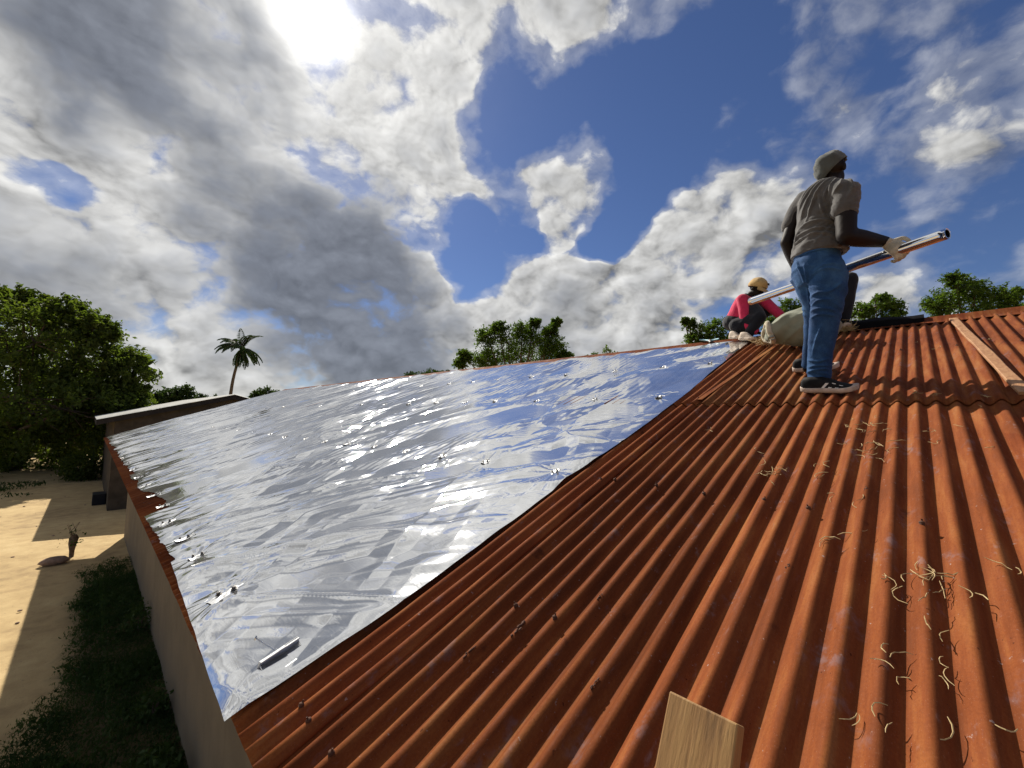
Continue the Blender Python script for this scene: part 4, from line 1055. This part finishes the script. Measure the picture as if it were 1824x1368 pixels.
def shoe(name_mat, heel, toe, up, w, h, mat, sole, parent, stripes=None, label=None):
    """trainer from heel to toe: upper, sole, laces and side stripes"""
    heel, toe, up = Vector(heel), Vector(toe), Vector(up).normalized(); f = (toe-heel); L = f.length; f.normalize(); s = f.cross(up).normalized(); up = s.cross(f)
    def P(u, x, z): return heel + f*(u*L) + s*x + up*z
    ust = [0.0, .06, .2, .38, .55, .72, .88, .97, 1.0]
    wid = [.42, .72, .82, .78, .88, 1.0, .88, .55, .2]
    hgt = [.70, .95, 1.0, .98, .80, .55, .42, .34, .22]
    V = []; n = 14
    for u, ww, hh in zip(ust, wid, hgt):
        for k in range(n):
            a = math.pi*k/(n-1); x = math.cos(a); z = math.sin(a)
            V.append(tuple(P(u, w/2*ww*math.copysign(abs(x)**.75, x), .022 + (h*hh-.022)*abs(z)**.8)))
    F = grid_faces(len(ust), n).tolist() + [list(range(n)), [(len(ust)-1)*n+k for k in range(n-1, -1, -1)]]
    root = obj('shoe', V, F, mat, parent, True)
    inv = root.matrix_world.inverted()
    def sub(nm, vf, mt, sm=False):
        o = link(nm, mesh(nm, *vf, mt, sm), root); o.matrix_parent_inverse = parent.matrix_world.inverted() if False else Matrix.Identity(4)
        return o
    V = []; m = 24; rings = ((0, .0), (1.04, .0), (1.10, .008), (1.10, .024), (1.02, .034), (0, .034))
    for u in np.linspace(-.015, 1.01, m):
        ww = np.interp(u, ust, wid)*(1 if 0 < u < 1 else .9)
        lift = .016*max(0, (u-.72)/.28)**2 + .004*max(0, (.1-u)/.1)
        for kx, z in ((-1.0, 0), (-1.10, .008), (-1.10, .026), (-1.0, .034), (1.0, .034), (1.10, .026), (1.10, .008), (1.0, 0)):
            V.append(tuple(P(u, w/2*ww*kx, z + lift)))
    sub('sole', (V, grid_faces(m, 8, True).tolist() + [list(range(8)), [(m-1)*8+k for k in range(7, -1, -1)]]), sole, True)
    if stripes:
        for u0 in (.44, .56, .68):
            V = []
            for du, z in ((0, .034), (.055, .034), (.145, .068), (.085, .068)):
                u = u0+du-.05; ww = np.interp(u, ust, wid); hh = np.interp(u, ust, hgt)*h
                zz = min(z, hh*.9); a = math.asin(min(1, ((zz-.022)/(hh-.022))**(1/.8))); x = math.cos(a)**.75
                for o_ in (1.0, 1.05): V.append(tuple(P(u, stripes*w/2*ww*x*o_ + stripes*.001, zz)))
            sub('stripe', (V, [(0, 2, 4, 6), (1, 7, 5, 3), (0, 1, 3, 2), (2, 3, 5, 4), (4, 5, 7, 6), (6, 7, 1, 0)]), M['stripe'])
        for i in range(4):
            u = .50+.055*i; hh = np.interp(u, ust, hgt)*h
            sub('lace', loft([P(u, -.022, hh*.93), P(u, 0, hh+.004), P(u, .022, hh*.93)], [.003, .003, .003], 5), mat)
    return root
def hand(wrist, knuckle, curl_axis, side, s=1.0, curl=(35, 45, 30), thumb_up=1, palm_t=.016):
    """palm, four unequal fingers bent about curl_axis, thumb from the side of the palm; side points from little finger to index"""
    W, K = Vector(wrist), Vector(knuckle); d = (K-W).normalized(); side = (Vector(side) - d*Vector(side).dot(d)).normalized()
    nrm = d.cross(side).normalized(); ax = Vector(curl_axis).normalized()
    parts = [lp([W, W+(K-W)*.35, W+(K-W)*.75, K], [(.026*s, .020*s), (.036*s, .019*s), (.043*s, palm_t*s), (.040*s, .013*s)], 14, side)]
    lens = (.062, .074, .078, .070)
    for i in range(4):
        o = (i-1.5)*.0205*s; p = K - d*.012*s + side*o; dd = d.copy(); pts = [p]; L = lens[i]*s
        for j, seg in enumerate((.45, .32, .23)):
            dd = Matrix.Rotation(rad(curl[j]), 3, ax) @ dd; p = p + dd*(L*seg*1.15); pts.append(p)
        parts += rounded(pts, [.0098*s, .0095*s, .009*s, .0078*s], 10)
    # thumb
    t0 = W + (K-W)*.30 + side*.030*s
    t1 = t0 + (d*.55 + side*.75)*.034*s; t2 = t1 + (d*.85 + side*.15 + nrm*thumb_up*.35)*.030*s; t3 = t2 + (d*.8 - side*.25 + nrm*thumb_up*.45)*.026*s
    parts += rounded([t0, t1, t2, t3], [.0135*s, .0118*s, .0105*s, .009*s], 10)
    return parts
def head_parts(c, f, up, s=1.0, ears=True):
    """skull, jaw, nose, ears, brow"""
    c, f, up = Vector(c), Vector(f).normalized(), Vector(up).normalized(); sd = f.cross(up).normalized(); up = sd.cross(f)
    B = lambda x, y, z: c + sd*(x*s) + f*(y*s) + up*(z*s)
    p = [ball(B(0, -.008, .030), .076*s, .094*s, .088*s, 12, 18, sd, f, up), ball(B(0, .022, -.045), .058*s, .066*s, .068*s, 10, 14, sd, f, up), ball(B(0, .055, -.088), .030*s, .026*s, .022*s, 8, 12, sd, f, up)]
    p.append(lp([B(0, .086, .012), B(0, .102, -.018), B(0, .108, -.036), B(0, .088, -.044)], [.009*s, .012*s, .016*s, .010*s], 10))
    p.append(lp([B(-.026, .082, -.066), B(0, .092, -.066), B(.026, .082, -.066)], [.007*s, .010*s, .007*s], 8))
    p.append(lp([B(-.045, .074, .022), B(0, .090, .024), B(.045, .074, .022)], [.010*s, .012*s, .010*s], 8))
    if ears:
        for k in (-1, 1): p.append(ball(B(k*.078, -.006, -.012), .012*s, .022*s, .034*s, 8, 10, sd, f, up))
    return p
def dome(c, f, up, s, keep_n, keep_d, mat, parent, name, scale=(.086, .104, .104), th=.006, lift=.03):
    """hat crown: part of an ellipsoid on one side of a plane, given thickness"""
    c, f, up = Vector(c), Vector(f).normalized(), Vector(up).normalized(); sd = f.cross(up).normalized(); up = sd.cross(f)
    v, q = ball(c + up*lift*s - f*.006*s, scale[0]*s, scale[1]*s, scale[2]*s, 20, 30, sd, f, up)
    bm = bmesh.new(); vs = [bm.verts.new(p) for p in v]
    for a in q:
        try: bm.faces.new([vs[i] for i in a])
        except ValueError: pass
    bmesh.ops.remove_doubles(bm, verts=bm.verts, dist=1e-5)
    nn = Vector(keep_n).normalized()
    g = list(bm.verts)+list(bm.edges)+list(bm.faces)
    bmesh.ops.bisect_plane(bm, geom=g, plane_co=c + nn*keep_d*s, plane_no=-nn, clear_outer=True, clear_inner=False)
    bmesh.ops.recalc_face_normals(bm, faces=bm.faces)
    for p in bm.verts:
        w = pnoise(p.co.x*22, p.co.y*22, p.co.z*22); p.co += (p.co-c).normalized()*float(w + .6*pnoise(p.co.x*50, p.co.y*50, p.co.z*50))*.010*s
    bmesh.ops.solidify(bm, geom=list(bm.faces), thickness=th)
    me = bpy.data.meshes.new(name); bm.to_mesh(me); bm.free()
    me.polygons.foreach_set('use_smooth', [True]*len(me.polygons))
    return put(name, me, mat, parent)
def brim(c, f, up, s, mat, parent, tilt=-12, r0=.086, r1=.16, spread=70, z=.03):
    c, f, up = Vector(c), Vector(f).normalized(), Vector(up).normalized(); sd = f.cross(up).normalized(); up = sd.cross(f)
    V = []; n = 15; m = 6
    for th in (0, -.005):
        for j in range(m):
            for i in range(n):
                a = rad(-spread + 2*spread*i/(n-1)); e = math.cos(a)**.6 if abs(a) < 1.55 else 0
                rr = r0 + (r1-r0)*(j/(m-1))*max(.12, e)
                x = math.sin(a)*r0*1.02 + math.sin(a)*.25*(rr-r0); y = math.cos(a)*rr
                V.append(tuple(c + sd*(x*s) + f*(y*s) + up*((z + (rr-r0)*math.tan(rad(tilt)) - .03*abs(math.sin(a))**2*(j/(m-1)) + th)*s)))
    F = grid_faces(m, n).tolist(); k = m*n; F += [[k+i for i in reversed(q)] for q in grid_faces(m, n).tolist()]
    F += [[(m-1)*n+i, (m-1)*n+i+1, k+(m-1)*n+i+1, k+(m-1)*n+i] for i in range(n-1)]
    return obj('brim', V, F, mat, parent, True)

# ---- the standing man with the roll
ROLL_A, ROLL_B = at(1688, 416, 2.45), at(1337, 537, 3.70)
def build_roll():
    a = (ROLL_A-ROLL_B); L = a.length; a.normalize(); r = empty('foil_roll', (ROLL_A+ROLL_B)/2)
    n = 30; V = []; m = 40; u = a.orthogonal().normalized(); w = a.cross(u)
    for i in range(m):
        t_ = i/(m-1)
        for k in range(n):
            an = 2*math.pi*k/n; rr = .0325 + .0006*math.sin(5*an+1.3*math.sin(t_*6)) + .0008*float(pnoise(t_*9, an*1.2, 3.)) + (.0014 if k == 4 else 0)
            V.append(tuple(ROLL_B + a*(L*t_) + u*(rr*math.cos(an)) + w*(rr*math.sin(an))))
    F = grid_faces(m, n, True).tolist()
    # rolled edge ring and hollow core
    for base, e in ((0, 0.0), ((m-1)*n, 1.0)):
        k0 = len(V)
        for k in range(n):
            an = 2*math.pi*k/n; V.append(tuple(ROLL_B + a*(L*e) + u*(.026*math.cos(an)) + w*(.026*math.sin(an))))
        F += [[base+k, base+(k+1) % n, k0+(k+1) % n, k0+k] if e else [base+(k+1) % n, base+k, k0+k, k0+(k+1) % n] for k in range(n)]
    obj('foil_wrap', V, F, M['roll'], r, True)
    V, F = loft([ROLL_B+a*.004, ROLL_B+a*.05, ROLL_A-a*.05, ROLL_A-a*.004], [.0262, .0262, .0262, .0262], 24, caps=False)
    V = list(V)
    F += [tuple(24+k for k in range(24)), tuple(48+k for k in range(23, -1, -1))]
    obj('core', V, F, M['black'], r, True)
    tag(r, 'long silver roll of foil carried by the standing man', 'roll')
M['roll'] = plain('polished_foil_roll', (.90, .90, .91), (.84, .85, .86), 5, .10, .05, .5, 1.0, .001)
build_roll()

def build_man():
    q, VD, RL = ray_point(1478, 3.57)
    root = empty('person', roof(.30, 3.56, AMP)); tag(root, 'standing man in grey t-shirt and blue jeans holding the silver roll', 'person')
    ft = Vector((.80, -.60, 0)).normalized(); rt = Vector((-.60, -.80, 0)).normalized()       # chest direction, his right-hand side
    fp = Vector((.52, -.85, 0)).normalized(); rp = Vector((-.85, -.52, 0)).normalized()        # pelvis
    ax = (ROLL_A-ROLL_B).normalized()
    shR, elR, wrR = q(1506, 338, -.13), q(1507, 421, -.20), at(1576, 431, 2.735)
    shL, elL = q(1428, 360, .12), q(1401, 432, .08)
    tL = .585; hL = ROLL_A + (ROLL_B-ROLL_A)*tL; wrL = hL + Vector((-.06, .05, -.03))
    neck, hd = q(1479, 328, .0), q(1482, 304, .01)
    hf = (RL*.48 + VD*.88).normalized()
    # body, one skin
    parts = head_parts(hd, hf, ZA, 1.0)
    parts += [lp([hd-ZA*.05-hf*.015, neck, q(1474, 345, 0)], [(.056, .056), (.060, .058), (.09, .075)], 16)]
    parts += [lp([q(1476, 340), q(1468, 365), q(1460, 410), q(1457, 450), q(1456, 480)], [(.14, .085), (.155, .10), (.14, .10), (.14, .10), (.15, .11)], 18, rt)]
    parts += rounded([shR, (shR+elR)/2, elR], [.060, .062, .056], 14) + rounded([elR, elR+(wrR-elR)*.35, wrR], [.056, .056, .036], 14)
    parts += rounded([shL, (shL+elL)/2, elL], [.058, .050, .043], 14) + rounded([elL, elL+(wrL-elL)*.35, wrL], [.043, .044, .030], 14)
    kR, anR = q(1470, 558, -.06), q(1460, 684, .0)
    hipR, hipL = q(1474, 490, -.06), q(1434, 488, .06)
    kL, anL = q(1449, 566, .24), q(1440, 655, .46)
    parts += rounded([hipR, kR, anR], [.085, .060, .042], 12) + rounded([hipL, kL, anL], [.085, .058, .042], 12)
    put('body', fuse(parts, .0085, 3, name='body'), M['skin'], root)
    # t-shirt
    lean = (q(1479, 330) - q(1456, 455))
    tors = [lp([q(1479, 322, .0), q(1475, 330, 0), q(1470, 343, 0), q(1465, 365, .0), q(1461, 395, 0), q(1458, 425, 0), q(1457, 446, .0), q(1457, 456, 0)],
               [(.078, .066), (.125, .085), (.172, .108), (.175, .128), (.158, .132), (.156, .136), (.178, .152), (.186, .160)], 26, rt)]
    tors += rounded([shR - rt*.03, q(1507, 350, -.14), q(1505, 374, -.165)], [.080, .079, .076], 16)
    tors += rounded([shL + rt*.03, q(1418, 378, .12), q(1407, 402, .11)], [.070, .066, .062], 16)
    dfold = (q(1500, 335, -.1) - q(1425, 440, .0))
    def sh_extra(co, no):
        # crumpled band above the hem, creases fanning from the near armpit
        z = co[:, 2]; zh = q(1457, 448).z
        band = np.exp(-((z - (zh+.05))/.045)**2)
        a = np.array(q(1500, 372, -.2)); d = co - a; r = np.linalg.norm(d, axis=1)
        th = np.arctan2(d @ np.array(ZA), d @ np.array(RL))
        fan = ridged(th*3.6, r*1.2, 4.2)*np.exp(-((r-.16)/.13)**2)
        return band*.020*(ridged(z*26 + .6*pnoise(co[:, 0]*6, co[:, 1]*6, 0*z), co[:, 1]*2, 2.)-.5) + .024*(fan-.35)*(r > .05)
    C3 = lambda x, y: (1360 + x/5.067, 250 + y/5.067)
    cl = creases(q, VD, RL, [[C3(*p) for p in l] for l in (
        ((690, 352), (575, 430), (490, 545), (440, 660), (385, 800)), ((610, 372), (480, 470), (400, 610), (335, 770)), ((540, 385), (430, 480), (350, 590), (300, 700)),
        ((470, 410), (380, 500), (310, 610)), ((500, 560), (525, 680), (560, 775)), ((600, 480), (560, 560), (545, 640)), ((655, 420), (610, 500), (600, 590)),
        ((300, 850), (420, 800), (560, 790), (680, 820)), ((250, 930), (380, 880), (540, 860), (700, 900)), ((240, 990), (360, 935), (520, 905), (690, 960)), ((330, 830), (300, 930), (260, 1010)),
        ((700, 430), (690, 520), (650, 580)), ((760, 420), (780, 500), (790, 580)))], .0095, .016)
    def sh_all(co, no): return sh_extra(co, no)*.45 + cl(co, no)
    put('t_shirt', fuse(tors, .0068, 4, fold(dfold, .014, 8.0, 1.0, True, sh_all), 't_shirt'), M['shirt'], root)
    # jeans
    je = [lp([q(1457, 442), q(1456, 456), q(1455, 474), q(1455, 492), q(1457, 506)], [(.140, .112), (.152, .126), (.166, .145), (.160, .145), (.135, .12)], 24, rp)]
    je += [ball(q(1440, 480, -.02), .085, .10, .10, 12, 16), ball(q(1474, 482, -.08), .092, .10, .11, 12, 16)]
    je += [lp([hipR, q(1475, 520, -.07), q(1471, 556, -.06), q(1466, 592, -.04), q(1461, 632, -.02), q(1459, 664, 0), q(1459, 682, .0)], [(.110, .116), (.100, .104), (.086, .090), (.078, .082), (.068, .072), (.061, .067), (.064, .070)], 20, rp)]
    je += [lp([hipL, q(1450, 522, .10), q(1456, 560, .22), q(1453, 592, .30), q(1448, 630, .40), q(1445, 652, .46)], [(.100, .108), (.092, .098), (.082, .084), (.074, .078), (.066, .068), (.062, .066)], 20, rp)]
    def je_extra(co, no):
        z = co[:, 2]; k = q(1470, 545).z; h = q(1460, 665).z; c = q(1460, 500).z
        at_knee = np.exp(-((z-k)/.10)**2); hem = np.exp(-((z-h)/.07)**2); crotch = np.exp(-((z-c)/.09)**2)
        s_ = co @ np.array(RL)
        w = ridged(z*15 + s_*4 + pnoise(co[:, 0]*4, co[:, 1]*4, z*2), s_*3, 1.)-.5
        return (.022*at_knee + .024*hem + .018*crotch + .006)*w
    C2 = lambda x, y: (1270 + x/6.08, 460 + y/6.08)
    cj = creases(q, VD, RL, [[C2(*p) for p in l] for l in (
        ((1030, 290), (1130, 215), (1260, 185), (1420, 190)), ((1050, 250), (1160, 170), (1300, 130)), ((1000, 120), (1020, 260), (1040, 420), (1045, 520)), ((1060, 470), (1150, 430), (1260, 430)),
        ((1065, 560), (1160, 510), (1300, 500)), ((1060, 610), (1180, 590), (1330, 610)), ((1070, 680), (1170, 650), (1320, 660)), ((1380, 330), (1300, 400), (1200, 440)),
        ((1055, 1190), (1140, 1170), (1250, 1175)), ((1045, 1240), (1120, 1215), (1230, 1200)), ((1045, 1110), (1130, 1130), (1240, 1100)), ((900, 30), (960, 200), (1010, 330)), ((1180, 760), (1130, 900), (1090, 1050)))], .0085, .013)
    def je_all(co, no): return je_extra(co, no)*.45 + cj(co, no)
    put('jeans', fuse(je, .0072, 4, fold((.1, -.25, 1), .008, 7, 3.0, True, je_all), 'jeans'), M['denim'], root)
    # waistband with loops, back pocket
    wb = [q(1457, 452)]; V = []; nn = 40
    for zc in (-.016, .016):
        for k in range(nn):
            an = 2*math.pi*k/nn; V.append(tuple(q(1456, 455) + rp*(.162*math.cos(an)) + fp*(.137*math.sin(an)) + ZA*zc))
    obj('waistband', V, [[k, (k+1) % nn, nn+(k+1) % nn, nn+k] for k in range(nn)], M['denim'], root, True)
    # belt line and back pocket seams
    # hat: crown tipped to the back of the head, short peak in front
    tilt = (ZA*.72 - RL*.68 - VD*.12).normalized()
    h = dome(hd, hf, (ZA*.9 - hf*.25), 1.16, tilt, -.012, M['hat'], root, 'hat', (.082, .104, .100), .006, .014)
    bb = brim(hd, (RL*.66 + VD*.62 + ZA*.30), (ZA*.85 - RL*.42 - VD*.1), 1.05, M['hat'], root, -8, .076, .112, 60, .040)
    # gloves
    hk = at(1605, 446, 2.652); hd_ = (hk-wrR).normalized(); hax = hd_.cross(CF*.85 + CU*.25)
    gp = [lp([wrR + (elR-wrR)*.16, wrR, wrR + (hk-wrR)*.3], [.038, .034, .036], 14)]
    gp += hand(wrR + (hk-wrR)*.05, hk, hax, (CU*.85 + CR*.35), 1.16, (40, 62, 55), -1, .022)
    put('glove', fuse(gp, .0042, 3, name='glove'), M['glove'], root)
    gl = [lp([wrL + (elL-wrL)*.2, wrL, wrL+(hL-wrL)*.4], [.034, .032, .034], 12)] + hand(wrL, wrL + (hL-ZA*.05-wrL).normalized()*.09, -ax, ax, 1.08, (40, 55, 45))
    put('glove', fuse(gl, .005, 3, name='glove'), M['glove'], root)
    # shoes on the corrugations
    hR = roof(.590, 3.53, AMP+.008); tR = roof(.280, 3.50, AMP+.008)
    shoe('s', hR, tR, NR, .105, .105, M['shoe'], M['sole'], root, 1)
    hL_ = roof(.74, 4.10, AMP+.009); tL_ = roof(.44, 4.12, AMP+.009)
    shoe('s', hL_, tL_, NR, .105, .105, M['shoe'], M['sole'], root, 1)
    for nm, p in (('shR-elR', (shR-elR).length), ('elR-wrR', (elR-wrR).length), ('wrR-hk', (wrR-hk).length), ('elL-wrL', (elL-wrL).length), ('shL-elL', (shL-elL).length), ('kL-anL', (kL-anL).length), ('hipL-kL', (hipL-kL).length), ('anR', roof(0, anR.x).z-anR.z), ('anL', roof(0, anL.x).z-anL.z)): print(nm, round(p, 3), end='; ')
    print('heel L should be near', hL_, anL, 'R', hR, anR)
build_man()

# ---- the crouching helper in pink
def build_pink():
    q, VD, RL = ray_point(1325, 6.10)
    root = empty('person', roof(1.62, 5.93, .03)); tag(root, 'person in pink top and tan cap crouching at the mouth of the sack', 'person')
    f = (RL*.80 - VD*.35).normalized(); r = Vector((f.y, -f.x, 0))
    pel, chest, neck = q(1311, 577, .05), q(1327, 543, .04), q(1337, 526, .0)
    hd = q(1348, 514, -.03); hf = (f*.82 - ZA*.58).normalized(); hu = (ZA*.82 + f*.58).normalized()
    shN, elN, wrN = q(1323, 533, -.10), q(1327, 575, -.14), q(1348, 592, -.16)
    shF, elF, wrF = q(1361, 537, .02), q(1380, 553, -.02), q(1398, 567, -.06)
    kN, kF = q(1352, 566, -.18), q(1362, 556, .06); anN, anF = q(1332, 598, -.16), q(1312, 596, -.06)
    hpN, hpF = q(1315, 580, -.06), q(1318, 576, .10)
    parts = head_parts(hd, hf, hu, .98) + [lp([hd - hu*.05, neck], [.048, .055], 12)]
    parts += [lp([neck, chest, pel], [(.08, .07), (.15, .11), (.14, .12)], 16, r)]
    for a, b, c in ((shN, elN, wrN), (shF, elF, wrF)): parts += rounded([a, b], [.048, .038], 10) + rounded([b, c], [.038, .026], 10)
    for a, b, c in ((hpN, kN, anN), (hpF, kF, anF)): parts += rounded([a, b], [.075, .052], 10) + rounded([b, c], [.055, .038], 10)
    hkN = wrN + (RL*.8 - ZA*.35).normalized()*.075; hkF = wrF + (RL*.7 - ZA*.6).normalized()*.07
    parts += hand(wrN, hkN, VD, -VD, .95, (30, 40, 30)) + hand(wrF, hkF, VD, -VD, .95, (30, 40, 30))
    put('body', fuse(parts, .0085, 3, name='body'), M['skin'], root)
    tp = [lp([neck + (chest-neck)*.05, neck + (chest-neck)*.35, chest, (chest+pel)/2, pel + (chest-pel)*.18], [(.075, .07), (.155, .105), (.175, .13), (.165, .135), (.16, .14)], 20, r)]
    for a, b, c in ((shN, elN, wrN), (shF, elF, wrF)): tp += rounded([a, (a+b)/2, b], [.072, .064, .058], 14) + rounded([b, (b+c)/2, b+(c-b)*.88], [.058, .052, .046], 14)
    put('jacket', fuse(tp, .009, 4, fold((0, 0, 1), .012, 9, 5.), 'jacket'), M['pink'], root)
    tr = [ball(pel + ZA*.03, .165, .165, .12, 12, 16)]
    for a, b, c in ((hpN, kN, anN), (hpF, kF, anF)): tr += rounded([a, (a+b)/2, b], [.108, .095, .078], 14) + rounded([b, (b+c)/2, c+(b-c)*.06], [.078, .068, .056], 14)
    # dark front between the knees
    tr += [lp([chest + f*.06 - ZA*.05, (chest+kN)/2 + f*.03, kN], [.085, .09, .08], 14)]
    put('trousers', fuse(tr, .0095, 4, fold((1, 0, .4), .010, 8, 2.), 'trousers'), M['navy'], root)
    dome(hd, hf, hu, 1.1, (hu*.95 - hf*.28), .012, M['tan'], root, 'cap', (.085, .105, .098), .005, .03)
    cp = brim(hd, hf, hu, 1.08, M['tan'], root, -16, .088, .172, 66, .036)
    e0 = hd + hf*.085 + hu*.085; sd = hf.cross(hu).normalized()
    obj('emblem', *box_at(e0 + hf*.018 + hu*.012, sd, (hu*.8-hf*.45).normalized(), (hf*.8+hu*.45).normalized(), .018, .013, .003), M['navy'], root)
    for p0, p1, dv in (((1300, 604), (1320, 603), -.06), ((1317, 606), (1345, 607), -.20)):
        shoe('s', q(*p0, dv), q(*p1, dv-.10), ZA, .10, .105, M['beige'], M['beige'], root)
build_pink()

# ---- the third worker, mostly hidden behind the standing man
def build_dark():
    q, VD, RL = ray_point(1480, 6.0)
    root = empty('person', roof(.75, 5.93, .03)); tag(root, 'worker in black clothes squatting behind the standing man', 'person')
    f = (-RL*.45 - VD*.75).normalized(); r = Vector((f.y, -f.x, 0))
    pel, chest, neck, hd = q(1478, 562, .15), q(1474, 522, .08), q(1470, 502, .04), q(1464, 484, .0)
    hf = (f*.8 - ZA*.6).normalized(); hu = (ZA*.8 + f*.6).normalized()
    kN, anN = q(1514, 497, -.14), q(1503, 572, -.10); kF, anF = q(1447, 548, -.20), q(1450, 585, -.05)
    hpN, hpF = q(1488, 560, .08), q(1466, 562, .08)
    shN, elN, wrN = q(1493, 520, .06), q(1500, 548, -.10), q(1478, 566, -.26); shF, elF, wrF = q(1453, 520, .0), q(1437, 542, -.12), q(1444, 566, -.26)
    parts = head_parts(hd, hf, hu, .98) + [lp([hd - hu*.05, neck], [.048, .055], 12), lp([neck, chest, pel], [(.08, .07), (.15, .11), (.14, .12)], 16, r)]
    for a, b, c in ((shN, elN, wrN), (shF, elF, wrF)): parts += rounded([a, b], [.046, .038], 10) + rounded([b, c], [.038, .026], 10) + hand(c, c + (c-b).normalized()*.075, r, -r if a is shN else r, .95, (30, 40, 30))
    for a, b, c in ((hpN, kN, anN), (hpF, kF, anF)): parts += rounded([a, b], [.075, .052], 10) + rounded([b, c], [.055, .038], 10)
    put('body', fuse(parts, .009, 3, name='body'), M['skin'], root)
    tp = [lp([neck, neck + (chest-neck)*.4, chest, pel + (chest-pel)*.1], [(.075, .07), (.15, .10), (.165, .12), (.15, .13)], 18, r)]
    for a, b, c in ((shN, elN, wrN), (shF, elF, wrF)): tp += rounded([a, b], [.066, .055], 12) + rounded([b, b+(c-b)*.8], [.054, .044], 12)
    put('shirt', fuse(tp, .0095, 4, fold((0, 0, 1), .009, 9, 6.), 'shirt'), M['dark_shirt'], root)
    tr = [ball(pel, .16, .16, .13, 10, 14)]
    for a, b, c in ((hpN, kN, anN), (hpF, kF, anF)): tr += rounded([a, (a+b)/2, b], [.10, .090, .076], 14) + rounded([b, (b+c)/2, c+(b-c)*.06], [.076, .070, .058], 14)
    put('trousers', fuse(tr, .0095, 4, fold((1, 0, .4), .009, 8, 7.), 'trousers'), M['navy'], root)
    for an in (anN, anF):
        z = roof(0, min(an.x, A_RIDGE)).z + .03; he = Vector((an.x+.07, an.y+.02, z)); shoe('s', he, he + Vector((-.24, -.06, -.02)), ZA, .095, .095, M['shoe'], M['sole'], root)
build_dark()

# ---- sack of straw on the ridge
def build_sack():
    q, VD, RL = ray_point(1415, 5.2)
    root = empty('straw_sack', roof(.95, 5.3, .02))
    P = [q(1366, 595, -.06), q(1384, 591, -.03), q(1410, 586, .0), q(1442, 583, .05), q(1470, 585, .1), q(1490, 590, .14)]
    R = [(.085, .085), (.14, .155), (.21, .225), (.25, .265), (.20, .21), (.08, .08)]
    R = [(a*.82, b*.80) for a, b in R]
    def fn(co, no):
        d = np.array((P[4]-P[0]).normalized()); c = co - np.array(P[0]); al = c @ d
        return .030*(ridged(co[:, 0]*5, co[:, 1]*5 + co[:, 2]*6, al*2)-.5) + .014*pnoise(co[:, 0]*7, co[:, 1]*7, co[:, 2]*7)*1.5 + .006*np.cos(al*40)*np.exp(-al*9)
    me = fuse([lp(P, R, 24, VD)], .012, 3, fn, 'sack_cloth')
    # nothing sinks under the iron
    n = len(me.vertices); co = np.empty(n*3); me.vertices.foreach_get('co', co); co = co.reshape(-1, 3)
    zr = Z0 + TT*np.minimum(co[:, 0], 2*A_RIDGE-co[:, 0]) + .022; co[:, 2] = np.where(co[:, 2] < zr, zr, co[:, 2]); me.vertices.foreach_set('co', co.ravel()); me.update()
    put('sack_cloth', me, M['sackcloth'], root)
    d = (P[1]-P[0]).normalized(); u = d.orthogonal(); V = []; n = 26; m = 10
    w = d.cross(u)
    for k in range(n):
        a = 2*math.pi*k/n; rr = .072 + .010*math.sin(3*a+1)
        cc = P[0] + d*(.012+.012*math.sin(2*a)) + u*(rr*math.cos(a)) + w*(rr*math.sin(a)); o_ = (u*math.cos(a) + w*math.sin(a))
        for j in range(m):
            b = 2*math.pi*j/m; V.append(tuple(cc + o_*(.017*math.cos(b)) + d*(.026*math.sin(b)) + Vector((0, 0, .004*math.sin(9*a)))))
    F = grid_faces(n, m, True).tolist() + [[(n-1)*m+j, (n-1)*m+(j+1) % m, (j+1) % m, j] for j in range(m)]
    obj('rolled_rim', V, F, M['sackrim'], root, True)
    tag(root, 'grey-green woven sack of straw lying open on the ridge', 'sack')
build_sack()
